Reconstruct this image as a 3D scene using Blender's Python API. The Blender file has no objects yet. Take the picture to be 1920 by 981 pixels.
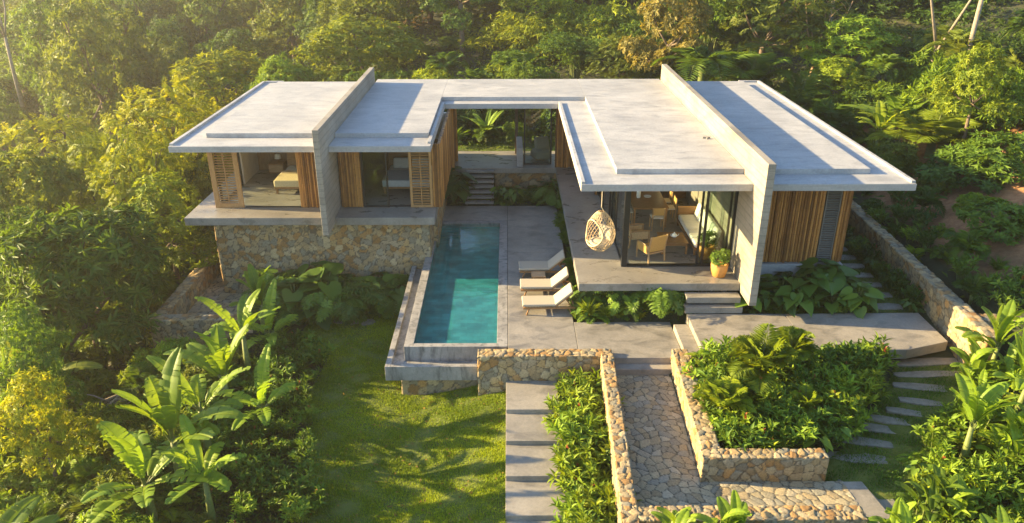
import bpy, math, random
import numpy as np
from mathutils import Vector, Matrix
C = bpy.context.scene.collection
SC = bpy.context.scene
R = math.radians
random.seed(5)
rng = np.random.default_rng(5)

# ------------------------------------------------------------------ camera, sky, sun, exposure
FPX, CX, CY, CAMZ = 1437.0, 960.0, 490.5, 11.05
PITCH = math.atan2(CY + 153, FPX)
YAW = math.atan2(10, math.hypot(FPX, CY + 153))
cd = bpy.data.cameras.new('camera')
cam = bpy.data.objects.new('camera', cd)
C.objects.link(cam)
cam.location = (0, 0, CAMZ)
cam.rotation_euler = (math.pi / 2 - PITCH, 0, -YAW)
cd.sensor_width = 36
cd.lens = FPX / 1920 * 36
cd.clip_end = 2000
SC.camera = cam

SUN_EL, SUN_AZ = 16.5, 7.0            # sun low, from the left and a little from behind
sdir = Vector((-math.cos(R(SUN_AZ)) * math.cos(R(SUN_EL)), math.sin(R(SUN_AZ)) * math.cos(R(SUN_EL)), math.sin(R(SUN_EL))))
W = bpy.data.worlds.new('World')
SC.world = W
W.use_nodes = True
nt = W.node_tree
bg = nt.nodes['Background']
sky = nt.nodes.new('ShaderNodeTexSky')
sky.sky_type = 'NISHITA'
sky.sun_disc = False
sky.sun_elevation = R(SUN_EL)
sky.sun_rotation = math.atan2(sdir.x, sdir.y)
sky.air_density = 1.0
sky.dust_density = 0.4
sky.ozone_density = 2.5
nt.links.new(sky.outputs[0], bg.inputs[0])
bg.inputs[1].default_value = 0.09
sl = bpy.data.lights.new('sun', 'SUN')
sl.energy = 5.0
sl.angle = R(0.6)
sl.color = (1.0, 0.75, 0.38)
so = bpy.data.objects.new('sun', sl)
C.objects.link(so)
so.rotation_euler = (-sdir).to_track_quat('-Z', 'Y').to_euler()
SC.view_settings.view_transform = 'Standard'
SC.view_settings.look = 'None'
SC.view_settings.gamma = 1
SC.view_settings.exposure = 2.3
SC.cycles.max_bounces = 8
SC.cycles.transparent_max_bounces = 24
SC.cycles.volume_bounces = 0

# ------------------------------------------------------------------ pixel -> point (photo pixels, 1920 wide), used for surveying positions
_F0 = np.array([0, math.cos(PITCH), -math.sin(PITCH)]); _U0 = np.array([0, math.sin(PITCH), math.cos(PITCH)]); _R0 = np.array([1., 0, 0])
_c, _s = math.cos(-YAW), math.sin(-YAW)
_M = np.array([[_c, -_s, 0], [_s, _c, 0], [0, 0, 1]])
_F, _U, _R = _M @ _F0, _M @ _U0, _M @ _R0
def ray(u, v): return _F + (u - CX) / FPX * _R - (v - CY) / FPX * _U
def at(u, v, x=None, y=None, z=None):
    d = ray(u, v)
    t = (x / d[0]) if x is not None else (y / d[1]) if y is not None else ((z - CAMZ) / d[2])
    return t * d + np.array([0, 0, CAMZ])

def sst(v, a, b):
    t = np.clip((v - a) / (b - a), 0, 1)
    return t * t * (3 - 2 * t)
def relu(v): return np.maximum(v, 0)

def T(x, y):
    """height of the ground"""
    x = np.asarray(x, float); y = np.asarray(y, float)
    wob = 0.12 * np.sin(x * .9 + 1.3) * np.cos(y * .8) + .35 * np.sin(x * .21 + y * .13)
    lawn = -1.0 - .2 * np.clip(-x, 0, 2.4) - .035 * np.clip(18 - y, -1, 9)
    zf = lawn - .34 * np.clip(-8.6 - x, 0, 16) - .18 * np.clip(-24.6 - x, 0, 36) + wob * sst(-x, 9.5, 14)
    far = .19 * relu(y - 62)
    zf = zf + far * sst(-x, -6, 20)
    zb = .9 + .30 * np.clip(x - 13.3, 0, 40) + .11 * relu(y - 39) - .02 * relu(y - 100) + wob * (sst(y, 36, 42) + sst(x, 13.6, 18)) * .8
    wb = sst(y, 32.8, 34.6) * sst(x, -14, -7.5 )
    z = zf * (1 - wb) + zb * wb
    zm = np.interp(y, [8, 12, 13.2, 17.9, 20, 21.6, 30, 33], [-1.1, -.75, -.46, -.18, .26, .30, .34, .9])
    wm = sst(x, 2.7, 3.3) * (1 - sst(y, 32.8, 34.6)) * (1 - sst(x, 13.05, 13.5) * sst(y, 15.5, 18.0))
    zm = zm + .22 * relu(x - 12.5) + .1 * relu(x - 9) * (1 - sst(y, 15, 18))
    wr = sst(x, 13.05, 13.5) * sst(y, 15.5, 18.0)
    z = z * (1 - wm) + zm * wm
    z = z * (1 - wr * (1 - wb)) + zb * wr * (1 - wb)
    wp = sst(x, -2.9, -2.6) * (1 - sst(x, -.35, 0)) * sst(y, 18.9, 19.2) * (1 - sst(y, 28.2, 28.6))
    z = z - 1.0 * wp
    # paved paths are cut into the beds
    pa = sst(x, 2.55, 2.8) * (1 - sst(x, 4.35, 4.6)) * sst(y, 11.9, 12.2) * (1 - sst(y, 17.9, 18.3))
    pb = sst(x, 2.55, 2.8) * (1 - sst(x, 7.3, 7.6)) * sst(y, 11.9, 12.2) * (1 - sst(y, 13.4, 13.7))
    pd = sst(x, 1.6, 2.0) * (1 - sst(x, 5.25, 5.3)) * sst(y, 18.0, 18.1) * (1 - sst(y, 20.25, 20.35))
    z = z * (1 - pd) + np.minimum(z, -.15) * pd
    pe = sst(x, 5.2, 5.3) * (1 - sst(x, 12.2, 12.3)) * sst(y, 17.85, 17.9) * (1 - sst(y, 20.1, 20.2))
    z = z * (1 - pe) + np.minimum(z, .0) * pe
    st = np.maximum(sst(x, 1.95, 2.1) * (1 - sst(x, 2.9, 3.2)) * sst(y, 20.2, 20.4) * (1 - sst(y, 33, 33.2)), sst(x, -2.9, -2.7) * (1 - sst(x, 2.9, 3.2)) * sst(y, 30.35, 30.5) * (1 - sst(y, 33, 33.2)))
    z = z * (1 - st) + np.maximum(z, -.03) * st
    pc = sst(x, -11.5, -11.2) * (1 - sst(x, -8.9, -8.4)) * sst(y, 21.8, 22.3) * (1 - sst(y, 29.4, 29.8))
    z = np.where(np.maximum(pa, pb) > 0, z * (1 - np.maximum(pa, pb)) + np.minimum(z, -.5) * np.maximum(pa, pb), z)
    z = z * (1 - pc) + np.minimum(z, -1.55) * pc
    return z

def ground(u, v):
    d = ray(u, v)
    t = np.concatenate([np.arange(8, 60, .05), np.arange(60, 400, .4)])
    P = d[None] * t[:, None] + np.array([0, 0, CAMZ])
    below = P[:, 2] < T(P[:, 0], P[:, 1])
    i = int(np.argmax(below)) if below.any() else len(t) - 1
    return P[i]

# ------------------------------------------------------------------ objects
def tag(o, label=None, cat=None, group=None, kind=None):
    if label: o['label'] = label
    if cat: o['category'] = cat
    if group: o['group'] = group
    if kind: o['kind'] = kind
    return o
def thing(name, label, cat, loc=(0, 0, 0), rz=0, group=None):
    o = bpy.data.objects.new(name, None); C.objects.link(o)
    o.location = loc; o.rotation_euler = (0, 0, rz); o.empty_display_size = .2
    return tag(o, label, cat, group)
def copy_tree(o, parent=None):
    c = o.copy(); C.objects.link(c)
    if parent is not None:
        c.parent = parent; c.matrix_parent_inverse = o.matrix_parent_inverse.copy()
    for ch in list(o.children): copy_tree(ch, c)
    return c

class MB:
    """collects shapes and links them as one mesh object"""
    def __init__(s): s.v = []; s.f = []; s.t = []; s.tint = .5
    def add(s, vs, fs):
        b = len(s.v)
        s.v += [tuple(p) for p in vs]; s.f += [tuple(b + i for i in f) for f in fs]; s.t += [s.tint] * len(vs)
    def box(s, x0, x1, y0, y1, z0, z1):
        s.add([(x0, y0, z0), (x1, y0, z0), (x1, y1, z0), (x0, y1, z0), (x0, y0, z1), (x1, y0, z1), (x1, y1, z1), (x0, y1, z1)],
              [(0, 3, 2, 1), (4, 5, 6, 7), (0, 1, 5, 4), (1, 2, 6, 5), (2, 3, 7, 6), (3, 0, 4, 7)])
        return s
    def obox(s, c, size, m=None):
        m = m or Matrix.Identity(3)
        a, b, d = (q / 2 for q in size); c = Vector(c)
        pts = [c + m @ Vector((i * a, j * b, k * d)) for k in (-1, 1) for (i, j) in ((-1, -1), (1, -1), (1, 1), (-1, 1))]
        s.add(pts, [(0, 3, 2, 1), (4, 5, 6, 7), (0, 1, 5, 4), (1, 2, 6, 5), (2, 3, 7, 6), (3, 0, 4, 7)])
        return s
    def bar(s, p, q, w, h=None, up=(0, 0, 1)):
        p, q = Vector(p), Vector(q); d = (q - p); L = d.length; d.normalize()
        a = Vector(up)
        if abs(a.dot(d)) > .95: a = Vector((0, 1, 0))
        x = d.cross(a).normalized(); z = x.cross(d)
        m = Matrix((x, d, z)).transposed()
        return s.obox((p + q) / 2, (w, L, h or w), m)
    def tube(s, pts, rad, n=8, cap=True):
        pts = [Vector(p) for p in pts]
        if not hasattr(rad, '__len__'): rad = [rad] * len(pts)
        vs = []; fs = []; prev = None
        for i, p in enumerate(pts):
            d = (pts[min(i + 1, len(pts) - 1)] - pts[max(i - 1, 0)]).normalized()
            if prev is None:
                a = Vector((1, 0, 0)) if abs(d.x) < .8 else Vector((0, 1, 0))
                x = d.cross(a).normalized()
            else:
                x = (prev - d * prev.dot(d)).normalized()
            prev = x; y = d.cross(x)
            for k in range(n):
                t = 2 * math.pi * k / n
                vs.append(p + (x * math.cos(t) + y * math.sin(t)) * rad[i])
        for i in range(len(pts) - 1):
            for k in range(n):
                fs.append((i * n + k, i * n + (k + 1) % n, (i + 1) * n + (k + 1) % n, (i + 1) * n + k))
        if cap:
            fs.append(tuple(range(n - 1, -1, -1))); fs.append(tuple((len(pts) - 1) * n + k for k in range(n)))
        s.add(vs, fs); return s
    def lathe(s, prof, c=(0, 0, 0), n=24):
        vs = [(c[0] + r * math.cos(2 * math.pi * k / n), c[1] + r * math.sin(2 * math.pi * k / n), c[2] + z) for r, z in prof for k in range(n)]
        fs = [(i * n + k, i * n + (k + 1) % n, (i + 1) * n + (k + 1) % n, (i + 1) * n + k) for i in range(len(prof) - 1) for k in range(n)]
        fs.append(tuple(range(n - 1, -1, -1))); fs.append(tuple((len(prof) - 1) * n + k for k in range(n)))
        s.add(vs, fs); return s
    def prism(s, poly, z0, z1):
        n = len(poly)
        s.add([(x, y, z0) for x, y in poly] + [(x, y, z1) for x, y in poly],
              [tuple(range(n - 1, -1, -1)), tuple(range(n, 2 * n))] + [(i, (i + 1) % n, n + (i + 1) % n, n + i) for i in range(n)])
        return s
    def build(s, name, m, parent=None, bevel=0, smooth=False, seg=2):
        me = bpy.data.meshes.new(name)
        me.from_pydata(s.v, [], s.f)
        a = me.attributes.new('tint', 'FLOAT', 'POINT'); a.data.foreach_set('value', s.t)
        if smooth: me.shade_smooth()
        me.materials.append(m)
        o = bpy.data.objects.new(name, me); C.objects.link(o)
        if parent is not None: o.parent = parent
        if bevel:
            b = o.modifiers.new('bevel', 'BEVEL'); b.width = bevel; b.segments = seg; b.limit_method = 'ANGLE'; b.angle_limit = R(40)
        return o

def np_mesh(name, V, tris=None, quads=None, tint=None, col=None, smooth=False):
    me = bpy.data.meshes.new(name)
    V = np.asarray(V, np.float32)
    me.vertices.add(len(V)); me.vertices.foreach_set('co', V.ravel())
    loops = []; tot = []
    for F, k in ((tris, 3), (quads, 4)):
        if F is not None and len(F):
            loops.append(np.asarray(F, np.int32).ravel()); tot.append(np.full(len(F), k, np.int32))
    loops = np.concatenate(loops); tot = np.concatenate(tot)
    me.loops.add(len(loops)); me.loops.foreach_set('vertex_index', loops)
    me.polygons.add(len(tot))
    me.polygons.foreach_set('loop_start', np.concatenate([[0], np.cumsum(tot)[:-1]]).astype(np.int32))
    me.polygons.foreach_set('loop_total', tot)
    me.update(calc_edges=True); me.validate()
    if tint is not None:
        a = me.attributes.new('tint', 'FLOAT', 'POINT'); a.data.foreach_set('value', np.asarray(tint, np.float32))
    if col is not None:
        a = me.attributes.new('stone', 'FLOAT_COLOR', 'POINT')
        a.data.foreach_set('color', np.concatenate([col, np.ones((len(col), 1))], 1).astype(np.float32).ravel())
    if smooth: me.shade_smooth()
    return me
def obj(name, me, m, parent=None):
    if not me.materials: me.materials.append(m)
    o = bpy.data.objects.new(name, me); C.objects.link(o)
    if parent is not None: o.parent = parent
    return o

# ------------------------------------------------------------------ materials
def mat(name):
    m = bpy.data.materials.new(name); m.use_nodes = True
    return m, m.node_tree, m.node_tree.nodes['Principled BSDF']
def N(nt, t, **k):
    n = nt.nodes.new(t)
    for a, b in k.items():
        if a in ('operation', 'blend_type', 'data_type', 'feature', 'attribute_name', 'bands_direction', 'wave_type', 'noise_dimensions', 'voronoi_dimensions'): setattr(n, a, b)
        else: n.inputs[a].default_value = b
    return n
def ramp(nt, src, stops):
    r = nt.nodes.new('ShaderNodeValToRGB'); e = r.color_ramp.elements
    while len(e) < len(stops): e.new(.5)
    for q, (p, c) in zip(e, stops):
        q.position = p; q.color = (*c, 1) if len(c) == 3 else c
    nt.links.new(src, r.inputs[0]); return r
def coords(nt, scale=(1, 1, 1), kind='Object'):
    tc = nt.nodes.new('ShaderNodeTexCoord'); mp = nt.nodes.new('ShaderNodeMapping')
    mp.inputs['Scale'].default_value = scale; nt.links.new(tc.outputs[kind], mp.inputs[0]); return mp.outputs[0]
def mix(nt, fac, a, b, mode='MIX'):
    m = nt.nodes.new('ShaderNodeMix'); m.data_type = 'RGBA'; m.blend_type = mode
    for i, q in ((0, fac), (6, a), (7, b)):
        if hasattr(q, 'is_linked'): nt.links.new(q, m.inputs[i])
        else: m.inputs[i].default_value = q if i == 0 else ((*q, 1) if len(q) == 3 else q)
    return m.outputs[2]
def bump(nt, bs, src, strength, dist=.02):
    b = nt.nodes.new('ShaderNodeBump'); b.inputs['Strength'].default_value = strength; b.inputs['Distance'].default_value = dist
    nt.links.new(src, b.inputs['Height']); nt.links.new(b.outputs[0], bs.inputs['Normal']); return b

def concrete(name, lo, hi, stain, rough=.75, streak=(1, 1, 1), board=0, stain_amt=.5, sc=1.0):
    m, t, b = mat(name)
    co = coords(t)
    n1 = N(t, 'ShaderNodeTexNoise', Scale=.55 * sc, Detail=9, Roughness=.65); t.links.new(co, n1.inputs[0])
    n2 = N(t, 'ShaderNodeTexNoise', Scale=14, Detail=8, Roughness=.7); t.links.new(co, n2.inputs[0])
    cs = coords(t, streak)
    n3 = N(t, 'ShaderNodeTexNoise', Scale=1.3 * sc, Detail=7, Roughness=.62, Distortion=.6); t.links.new(cs, n3.inputs[0])
    r1 = ramp(t, n1.outputs[0], [(.3, lo), (.72, hi)])
    r3 = ramp(t, n3.outputs[0], [(.48, (0, 0, 0)), (.72, (stain_amt,) * 3)])
    c = mix(t, r3.outputs[0], r1.outputs[0], stain)
    r2 = ramp(t, n2.outputs[0], [(.3, (.82,) * 3), (.7, (1.1,) * 3)])
    c = mix(t, 1.0, c, r2.outputs[0], 'MULTIPLY')
    h = n2.outputs[0]
    if board:
        w = N(t, 'ShaderNodeTexWave', Scale=board, Distortion=.4, Detail=2); w.bands_direction = 'Z'; t.links.new(co, w.inputs[0])
        rw = ramp(t, w.outputs[0], [(.0, (.78,) * 3), (.12, (1,) * 3)])
        c = mix(t, 1.0, c, rw.outputs[0], 'MULTIPLY')
    t.links.new(c, b.inputs['Base Color'])
    rr = ramp(t, n3.outputs[0], [(.4, (rough,) * 3), (.75, (rough - .25,) * 3)])
    t.links.new(rr.outputs[0], b.inputs['Roughness'])
    bump(t, b, h, .25, .01)
    return m
M_ROOF = concrete('roof_concrete', (.30, .298, .294), (.45, .44, .42), (.20, .197, .19), .7, (1, 2.6, 1), 0, .75)
M_FASCIA = concrete('fascia_concrete', (.32, .31, .295), (.43, .415, .39), (.23, .22, .20), .75, (.4, .4, 5), 0, .5)
M_FIN = concrete('board_marked_concrete', (.235, .205, .16), (.35, .315, .255), (.14, .12, .09), .8, (.5, .5, 3), 1.35, .7)
M_DECK = concrete('deck_concrete', (.19, .175, .15), (.335, .305, .255), (.095, .09, .08), .6, (1, 1.6, 1), 0, .85)
M_PATIO = concrete('patio_concrete', (.19, .172, .142), (.33, .298, .245), (.10, .095, .08), .62, (1, 1.8, 1), 0, .8, 1.2)
M_FLOOR = concrete('polished_floor', (.185, .172, .15), (.325, .30, .255), (.12, .11, .095), .42, (1, 1.5, 1), 0, .6)
M_STEP = concrete('worn_step_stone', (.16, .15, .12), (.31, .285, .235), (.09, .09, .06), .85, (1, 1.8, 1), 0, .8, 1.5)
M_GUTTER = concrete('weathered_concrete', (.2, .19, .175), (.36, .345, .315), (.06, .06, .055), .7, (2.5, 2.5, .5), 0, .9, 1.5)

def stone_mat():
    m, t, b = mat('field_stone')
    a = N(t, 'ShaderNodeAttribute', attribute_name='stone')
    n = N(t, 'ShaderNodeTexNoise', Scale=22, Detail=8, Roughness=.7); t.links.new(coords(t), n.inputs[0])
    r = ramp(t, n.outputs[0], [(.3, (.62,) * 3), (.7, (1.22,) * 3)])
    c = mix(t, 1.0, a.outputs['Color'], r.outputs[0], 'MULTIPLY')
    t.links.new(c, b.inputs['Base Color']); b.inputs['Roughness'].default_value = .9
    bump(t, b, n.outputs[0], .5, .02)
    return m
M_STONE = stone_mat()

def bamboo_mat(name, lo, hi):
    m, t, b = mat(name)
    a = N(t, 'ShaderNodeAttribute', attribute_name='tint')
    co = coords(t, (3, 3, 1.2))
    n = N(t, 'ShaderNodeTexNoise', Scale=2.2, Detail=6, Roughness=.65); t.links.new(co, n.inputs[0])
    ad = N(t, 'ShaderNodeMath', operation='ADD'); t.links.new(a.outputs['Fac'], ad.inputs[0]); t.links.new(n.outputs[0], ad.inputs[1])
    mu = N(t, 'ShaderNodeMath', operation='MULTIPLY'); t.links.new(ad.outputs[0], mu.inputs[0]); mu.inputs[1].default_value = .5
    r = ramp(t, mu.outputs[0], [(.15, tuple(.45 * q for q in lo)), (.42, lo), (.6, hi), (.9, tuple(min(1, 1.25 * q) for q in hi))])
    # nodes of the canes
    sx = N(t, 'ShaderNodeSeparateXYZ'); t.links.new(coords(t), sx.inputs[0])
    o2 = N(t, 'ShaderNodeMath', operation='MULTIPLY_ADD'); t.links.new(a.outputs['Fac'], o2.inputs[0]); o2.inputs[1].default_value = 7.3; t.links.new(sx.outputs[2], o2.inputs[2])
    fr = N(t, 'ShaderNodeMath', operation='FRACT'); 
    dv = N(t, 'ShaderNodeMath', operation='MULTIPLY'); t.links.new(o2.outputs[0], dv.inputs[0]); dv.inputs[1].default_value = 2.6; t.links.new(dv.outputs[0], fr.inputs[0])
    rn = ramp(t, fr.outputs[0], [(.0, (.5,) * 3), (.05, (1,) * 3)])
    c = mix(t, 1.0, r.outputs[0], rn.outputs[0], 'MULTIPLY')
    t.links.new(c, b.inputs['Base Color']); b.inputs['Roughness'].default_value = .5
    return m
M_BAMBOO = bamboo_mat('bamboo', (.22, .088, .018), (.43, .20, .05))

def wood_mat(name, lo, hi, sc=(1, 6, 6), rough=.45):
    m, t, b = mat(name)
    n = N(t, 'ShaderNodeTexNoise', Scale=5, Detail=6, Roughness=.6, Distortion=.8); t.links.new(coords(t, sc), n.inputs[0])
    r = ramp(t, n.outputs[0], [(.3, lo), (.7, hi)])
    t.links.new(r.outputs[0], b.inputs['Base Color']); b.inputs['Roughness'].default_value = rough
    bump(t, b, n.outputs[0], .1, .005)
    return m
M_TEAK = wood_mat('teak', (.20, .095, .03), (.36, .19, .07))
M_TEAKLIGHT = wood_mat('light_teak', (.33, .19, .085), (.50, .32, .16))
M_SHUTTER = wood_mat('shutter_wood', (.30, .15, .05), (.46, .26, .10), (6, 6, 1))
M_DARKWOOD = wood_mat('dark_wood', (.05, .028, .014), (.10, .055, .026), (6, 6, 1))
M_PANEL = wood_mat('wall_panelling', (.22, .12, .05), (.34, .2, .09), (6, 6, 1))
def plain(name, c, rough=.6, metal=0, var=.12, sc=30, bmp=.1):
    m, t, b = mat(name)
    n = N(t, 'ShaderNodeTexNoise', Scale=sc, Detail=5, Roughness=.6); t.links.new(coords(t), n.inputs[0])
    r = ramp(t, n.outputs[0], [(.3, tuple(q * (1 - var) for q in c)), (.7, tuple(min(1, q * (1 + var)) for q in c))])
    t.links.new(r.outputs[0], b.inputs['Base Color']); b.inputs['Roughness'].default_value = rough; b.inputs['Metallic'].default_value = metal
    if bmp: bump(t, b, n.outputs[0], bmp, .004)
    return m
M_CANVAS = plain('beige_canvas', (.38, .33, .25), .95, 0, .08, 60, .2)
M_LINEN = plain('linen', (.70, .66, .58), .95, 0, .07, 8, .3)
M_LINENGREY = plain('grey_linen', (.5, .5, .48), .95, 0, .07, 8, .3)
M_COVER = plain('straw_coverlet', (.58, .46, .25), .95, 0, .1, 25, .3)
M_RATTAN = plain('rattan', (.58, .43, .24), .5, 0, .25, 40, .1)
M_CANE = plain('woven_cane', (.56, .33, .10), .6, 0, .2, 70, .3)
M_TERRA = plain('ochre_clay', (.50, .24, .055), .6, 0, .12, 9, .1)
M_METAL = plain('dark_metal', (.035, .036, .036), .4, .7, .1, 20, 0)
M_PORCELAIN = plain('porcelain', (.8, .79, .76), .25, 0, .03, 20, 0)
M_PLASTER = plain('plaster', (.52, .46, .38), .9, 0, .08, 4, .1)
M_ROPE = plain('rope', (.5, .42, .3), .9, 0, .2, 60, .2)
M_BARK = plain('bark', (.13, .095, .065), .9, 0, .4, 9, .5)
M_PALEBARK = plain('pale_bark', (.25, .205, .155), .85, 0, .3, 5, .3)
M_STEM = plain('green_stem', (.13, .16, .035), .6, 0, .3, 12, .1)
M_PETAL = plain('orange_red_petal', (.36, .07, .02), .6, 0, .3, 20, 0)
M_DRY = plain('dry_wood', (.34, .28, .20), .9, 0, .25, 12, .3)
M_SHADE = plain('lampshade', (.75, .7, .6), .8, 0, .04, 20, 0)

def leaf_mat(name, rough=.55, trans=.36, spec=.22):
    m, t, b = mat(name)
    oi = t.nodes.new('ShaderNodeObjectInfo')
    a = N(t, 'ShaderNodeAttribute', attribute_name='tint')
    r = ramp(t, a.outputs['Fac'], [(0, (.8, 1.0, .8)), (.5, (1.65, 1.75, 1.25)), (1, (2.8, 2.5, 1.2))])
    c = mix(t, 1.0, oi.outputs['Color'], r.outputs[0], 'MULTIPLY')
    hs = t.nodes.new('ShaderNodeHueSaturation')
    mr = N(t, 'ShaderNodeMapRange'); t.links.new(oi.outputs['Random'], mr.inputs[0]); mr.inputs[3].default_value = .8; mr.inputs[4].default_value = 1.2
    t.links.new(mr.outputs[0], hs.inputs['Value']); t.links.new(c, hs.inputs['Color'])
    t.links.new(hs.outputs[0], b.inputs['Base Color'])
    b.inputs['Roughness'].default_value = rough; b.inputs['Specular IOR Level'].default_value = spec
    tr = t.nodes.new('ShaderNodeBsdfTranslucent')
    ct = mix(t, 1.0, hs.outputs[0], (1.5, 1.35, .55), 'MULTIPLY')
    t.links.new(ct, tr.inputs['Color'])
    mx = t.nodes.new('ShaderNodeMixShader'); mx.inputs[0].default_value = trans
    t.links.new(b.outputs[0], mx.inputs[1]); t.links.new(tr.outputs[0], mx.inputs[2])
    t.links.new(mx.outputs[0], t.nodes['Material Output'].inputs[0])
    return m
M_LEAF = leaf_mat('leaf')
M_GLOSSLEAF = leaf_mat('glossy_leaf', .45, .25, .35)
M_BANANA = leaf_mat('banana_leaf', .5, .42, .3)
M_GRASS = leaf_mat('grass_blade', .55, .4, .3)

def glass_mat(name, tint, ior_fac=.06, rough=0.0, wav=0):
    m, t, b = mat(name); t.nodes.remove(b)
    tr = t.nodes.new('ShaderNodeBsdfTransparent'); tr.inputs[0].default_value = (*tint, 1)
    gl = t.nodes.new('ShaderNodeBsdfGlossy'); gl.inputs['Roughness'].default_value = rough
    fr = N(t, 'ShaderNodeLayerWeight', Blend=.5)
    pw = N(t, 'ShaderNodeMath', operation='POWER'); t.links.new(fr.outputs['Facing'], pw.inputs[0]); pw.inputs[1].default_value = 4.2
    fm = N(t, 'ShaderNodeMath', operation='MULTIPLY_ADD'); t.links.new(pw.outputs[0], fm.inputs[0]); fm.inputs[1].default_value = .9; fm.inputs[2].default_value = .03
    mx = t.nodes.new('ShaderNodeMixShader')
    if wav:
        n = N(t, 'ShaderNodeTexNoise', Scale=3.2, Detail=3, Roughness=.5, Distortion=.5); t.links.new(coords(t, (1, 1.6, 1)), n.inputs[0])
        bp = t.nodes.new('ShaderNodeBump'); bp.inputs['Strength'].default_value = wav; bp.inputs['Distance'].default_value = .03
        t.links.new(n.outputs[0], bp.inputs['Height'])
        t.links.new(bp.outputs[0], gl.inputs['Normal']); t.links.new(bp.outputs[0], fr.inputs['Normal'])
    t.links.new(fm.outputs[0], mx.inputs[0]); t.links.new(tr.outputs[0], mx.inputs[1]); t.links.new(gl.outputs[0], mx.inputs[2])
    t.links.new(mx.outputs[0], t.nodes['Material Output'].inputs[0])
    return m
M_GLASS = glass_mat('window_glass', (.82, .87, .84))
M_WATER = glass_mat('pool_water', (.72, .95, .95), wav=.2)
def pool_mat():
    m, t, b = mat('teal_pool_tile')
    br = t.nodes.new('ShaderNodeTexBrick'); t.links.new(coords(t), br.inputs[0])
    br.inputs['Scale'].default_value = 2.2; br.inputs['Mortar Size'].default_value = .012; br.inputs['Brick Width'].default_value = .9; br.inputs['Row Height'].default_value = .45
    br.inputs['Color1'].default_value = (.022, .165, .155, 1); br.inputs['Color2'].default_value = (.045, .24, .22, 1); br.inputs['Mortar'].default_value = (.025, .16, .15, 1)
    n = N(t, 'ShaderNodeTexNoise', Scale=2.5, Detail=6); t.links.new(coords(t), n.inputs[0])
    r = ramp(t, n.outputs[0], [(.35, (.75,) * 3), (.65, (1.15,) * 3)])
    t.links.new(mix(t, 1.0, br.outputs[0], r.outputs[0], 'MULTIPLY'), b.inputs['Base Color']); b.inputs['Roughness'].default_value = .4
    return m
M_POOL = pool_mat()
def ground_mat():
    m, t, b = mat('forest_soil')
    n = N(t, 'ShaderNodeTexNoise', Scale=.9, Detail=9, Roughness=.7); t.links.new(coords(t), n.inputs[0])
    r = ramp(t, n.outputs[0], [(.35, (.02, .028, .01)), (.55, (.034, .042, .013)), (.7, (.055, .05, .022))])
    # bare red earth on the cut bank right of the house
    sx = N(t, 'ShaderNodeSeparateXYZ'); t.links.new(coords(t), sx.inputs[0])
    a = N(t, 'ShaderNodeAttribute', attribute_name='tint')
    n2 = N(t, 'ShaderNodeTexNoise', Scale=6, Detail=8, Roughness=.7); t.links.new(coords(t), n2.inputs[0])
    r2 = ramp(t, n2.outputs[0], [(.3, (.22, .10, .04)), (.7, (.42, .22, .10))])
    t.links.new(mix(t, a.outputs['Fac'], r.outputs[0], r2.outputs[0]), b.inputs['Base Color'])
    b.inputs['Roughness'].default_value = .95
    bump(t, b, n2.outputs[0], .8, .08)
    return m
M_GROUND = ground_mat()
def lawn_mat():
    m, t, b = mat('lawn_turf')
    n = N(t, 'ShaderNodeTexNoise', Scale=1.6, Detail=9, Roughness=.7); t.links.new(coords(t), n.inputs[0])
    r = ramp(t, n.outputs[0], [(.3, (.06, .085, .01)), (.55, (.10, .125, .016)), (.75, (.14, .13, .04))])
    t.links.new(r.outputs[0], b.inputs['Base Color']); b.inputs['Roughness'].default_value = .95
    bump(t, b, n.outputs[0], .6, .05)
    return m
M_LAWN = lawn_mat()

# ------------------------------------------------------------------ field-stone masonry: cells, joints and bulges as real surface
def _hash(i, j, k, s):
    h = (i.astype(np.int64) * 73856093) ^ (j.astype(np.int64) * 19349663) ^ (k.astype(np.int64) * 83492791) ^ (s * 2654435761)
    h = (h ^ (h >> 13)) * 1274126177 & 0x7fffffff
    h = (h ^ (h >> 15)) * 668265263 & 0x7fffffff
    return ((h >> 4) & 0xffff) / 65535.0
def cells(P, c, seed, flat=False):
    q = P / c; b = np.floor(q).astype(int)
    F1 = np.full(len(P), 9.); F2 = np.full(len(P), 9.); ident = np.zeros(len(P))
    for dx in (-1, 0, 1):
        for dy in (-1, 0, 1):
            for dz in ((0,) if flat else (-1, 0, 1)):
                i, j, k = b[:, 0] + dx, b[:, 1] + dy, b[:, 2] * (0 if flat else 1) + dz
                s = np.stack([i + .08 + .84 * _hash(i, j, k, seed), j + .08 + .84 * _hash(i, j, k, seed + 1), k + .5 if flat else k + .08 + .84 * _hash(i, j, k, seed + 2)], 1)
                dd = s - q
                if flat: dd[:, 2] = 0
                d = np.sqrt((dd ** 2).sum(1))
                nearer = d < F1
                F2 = np.where(nearer, F1, np.minimum(F2, d)); F1 = np.where(nearer, d, F1)
                ident = np.where(nearer, _hash(i, j, k, seed + 3), ident)
    return F2 - F1, ident
STONES = .80 * np.array((1.08, .99, .74)) * np.array([(.40, .33, .23), (.44, .33, .19), (.36, .31, .25), (.42, .27, .13), (.33, .20, .09), (.31, .30, .27), (.48, .41, .30), (.38, .30, .20), (.27, .25, .22), (.45, .36, .24)])
FLAGS = .86 * np.array((1.04, 1.0, .84)) * np.array([(.40, .35, .26), (.34, .31, .25), (.44, .37, .26), (.30, .29, .26), (.38, .31, .21), (.42, .38, .31)])
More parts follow.
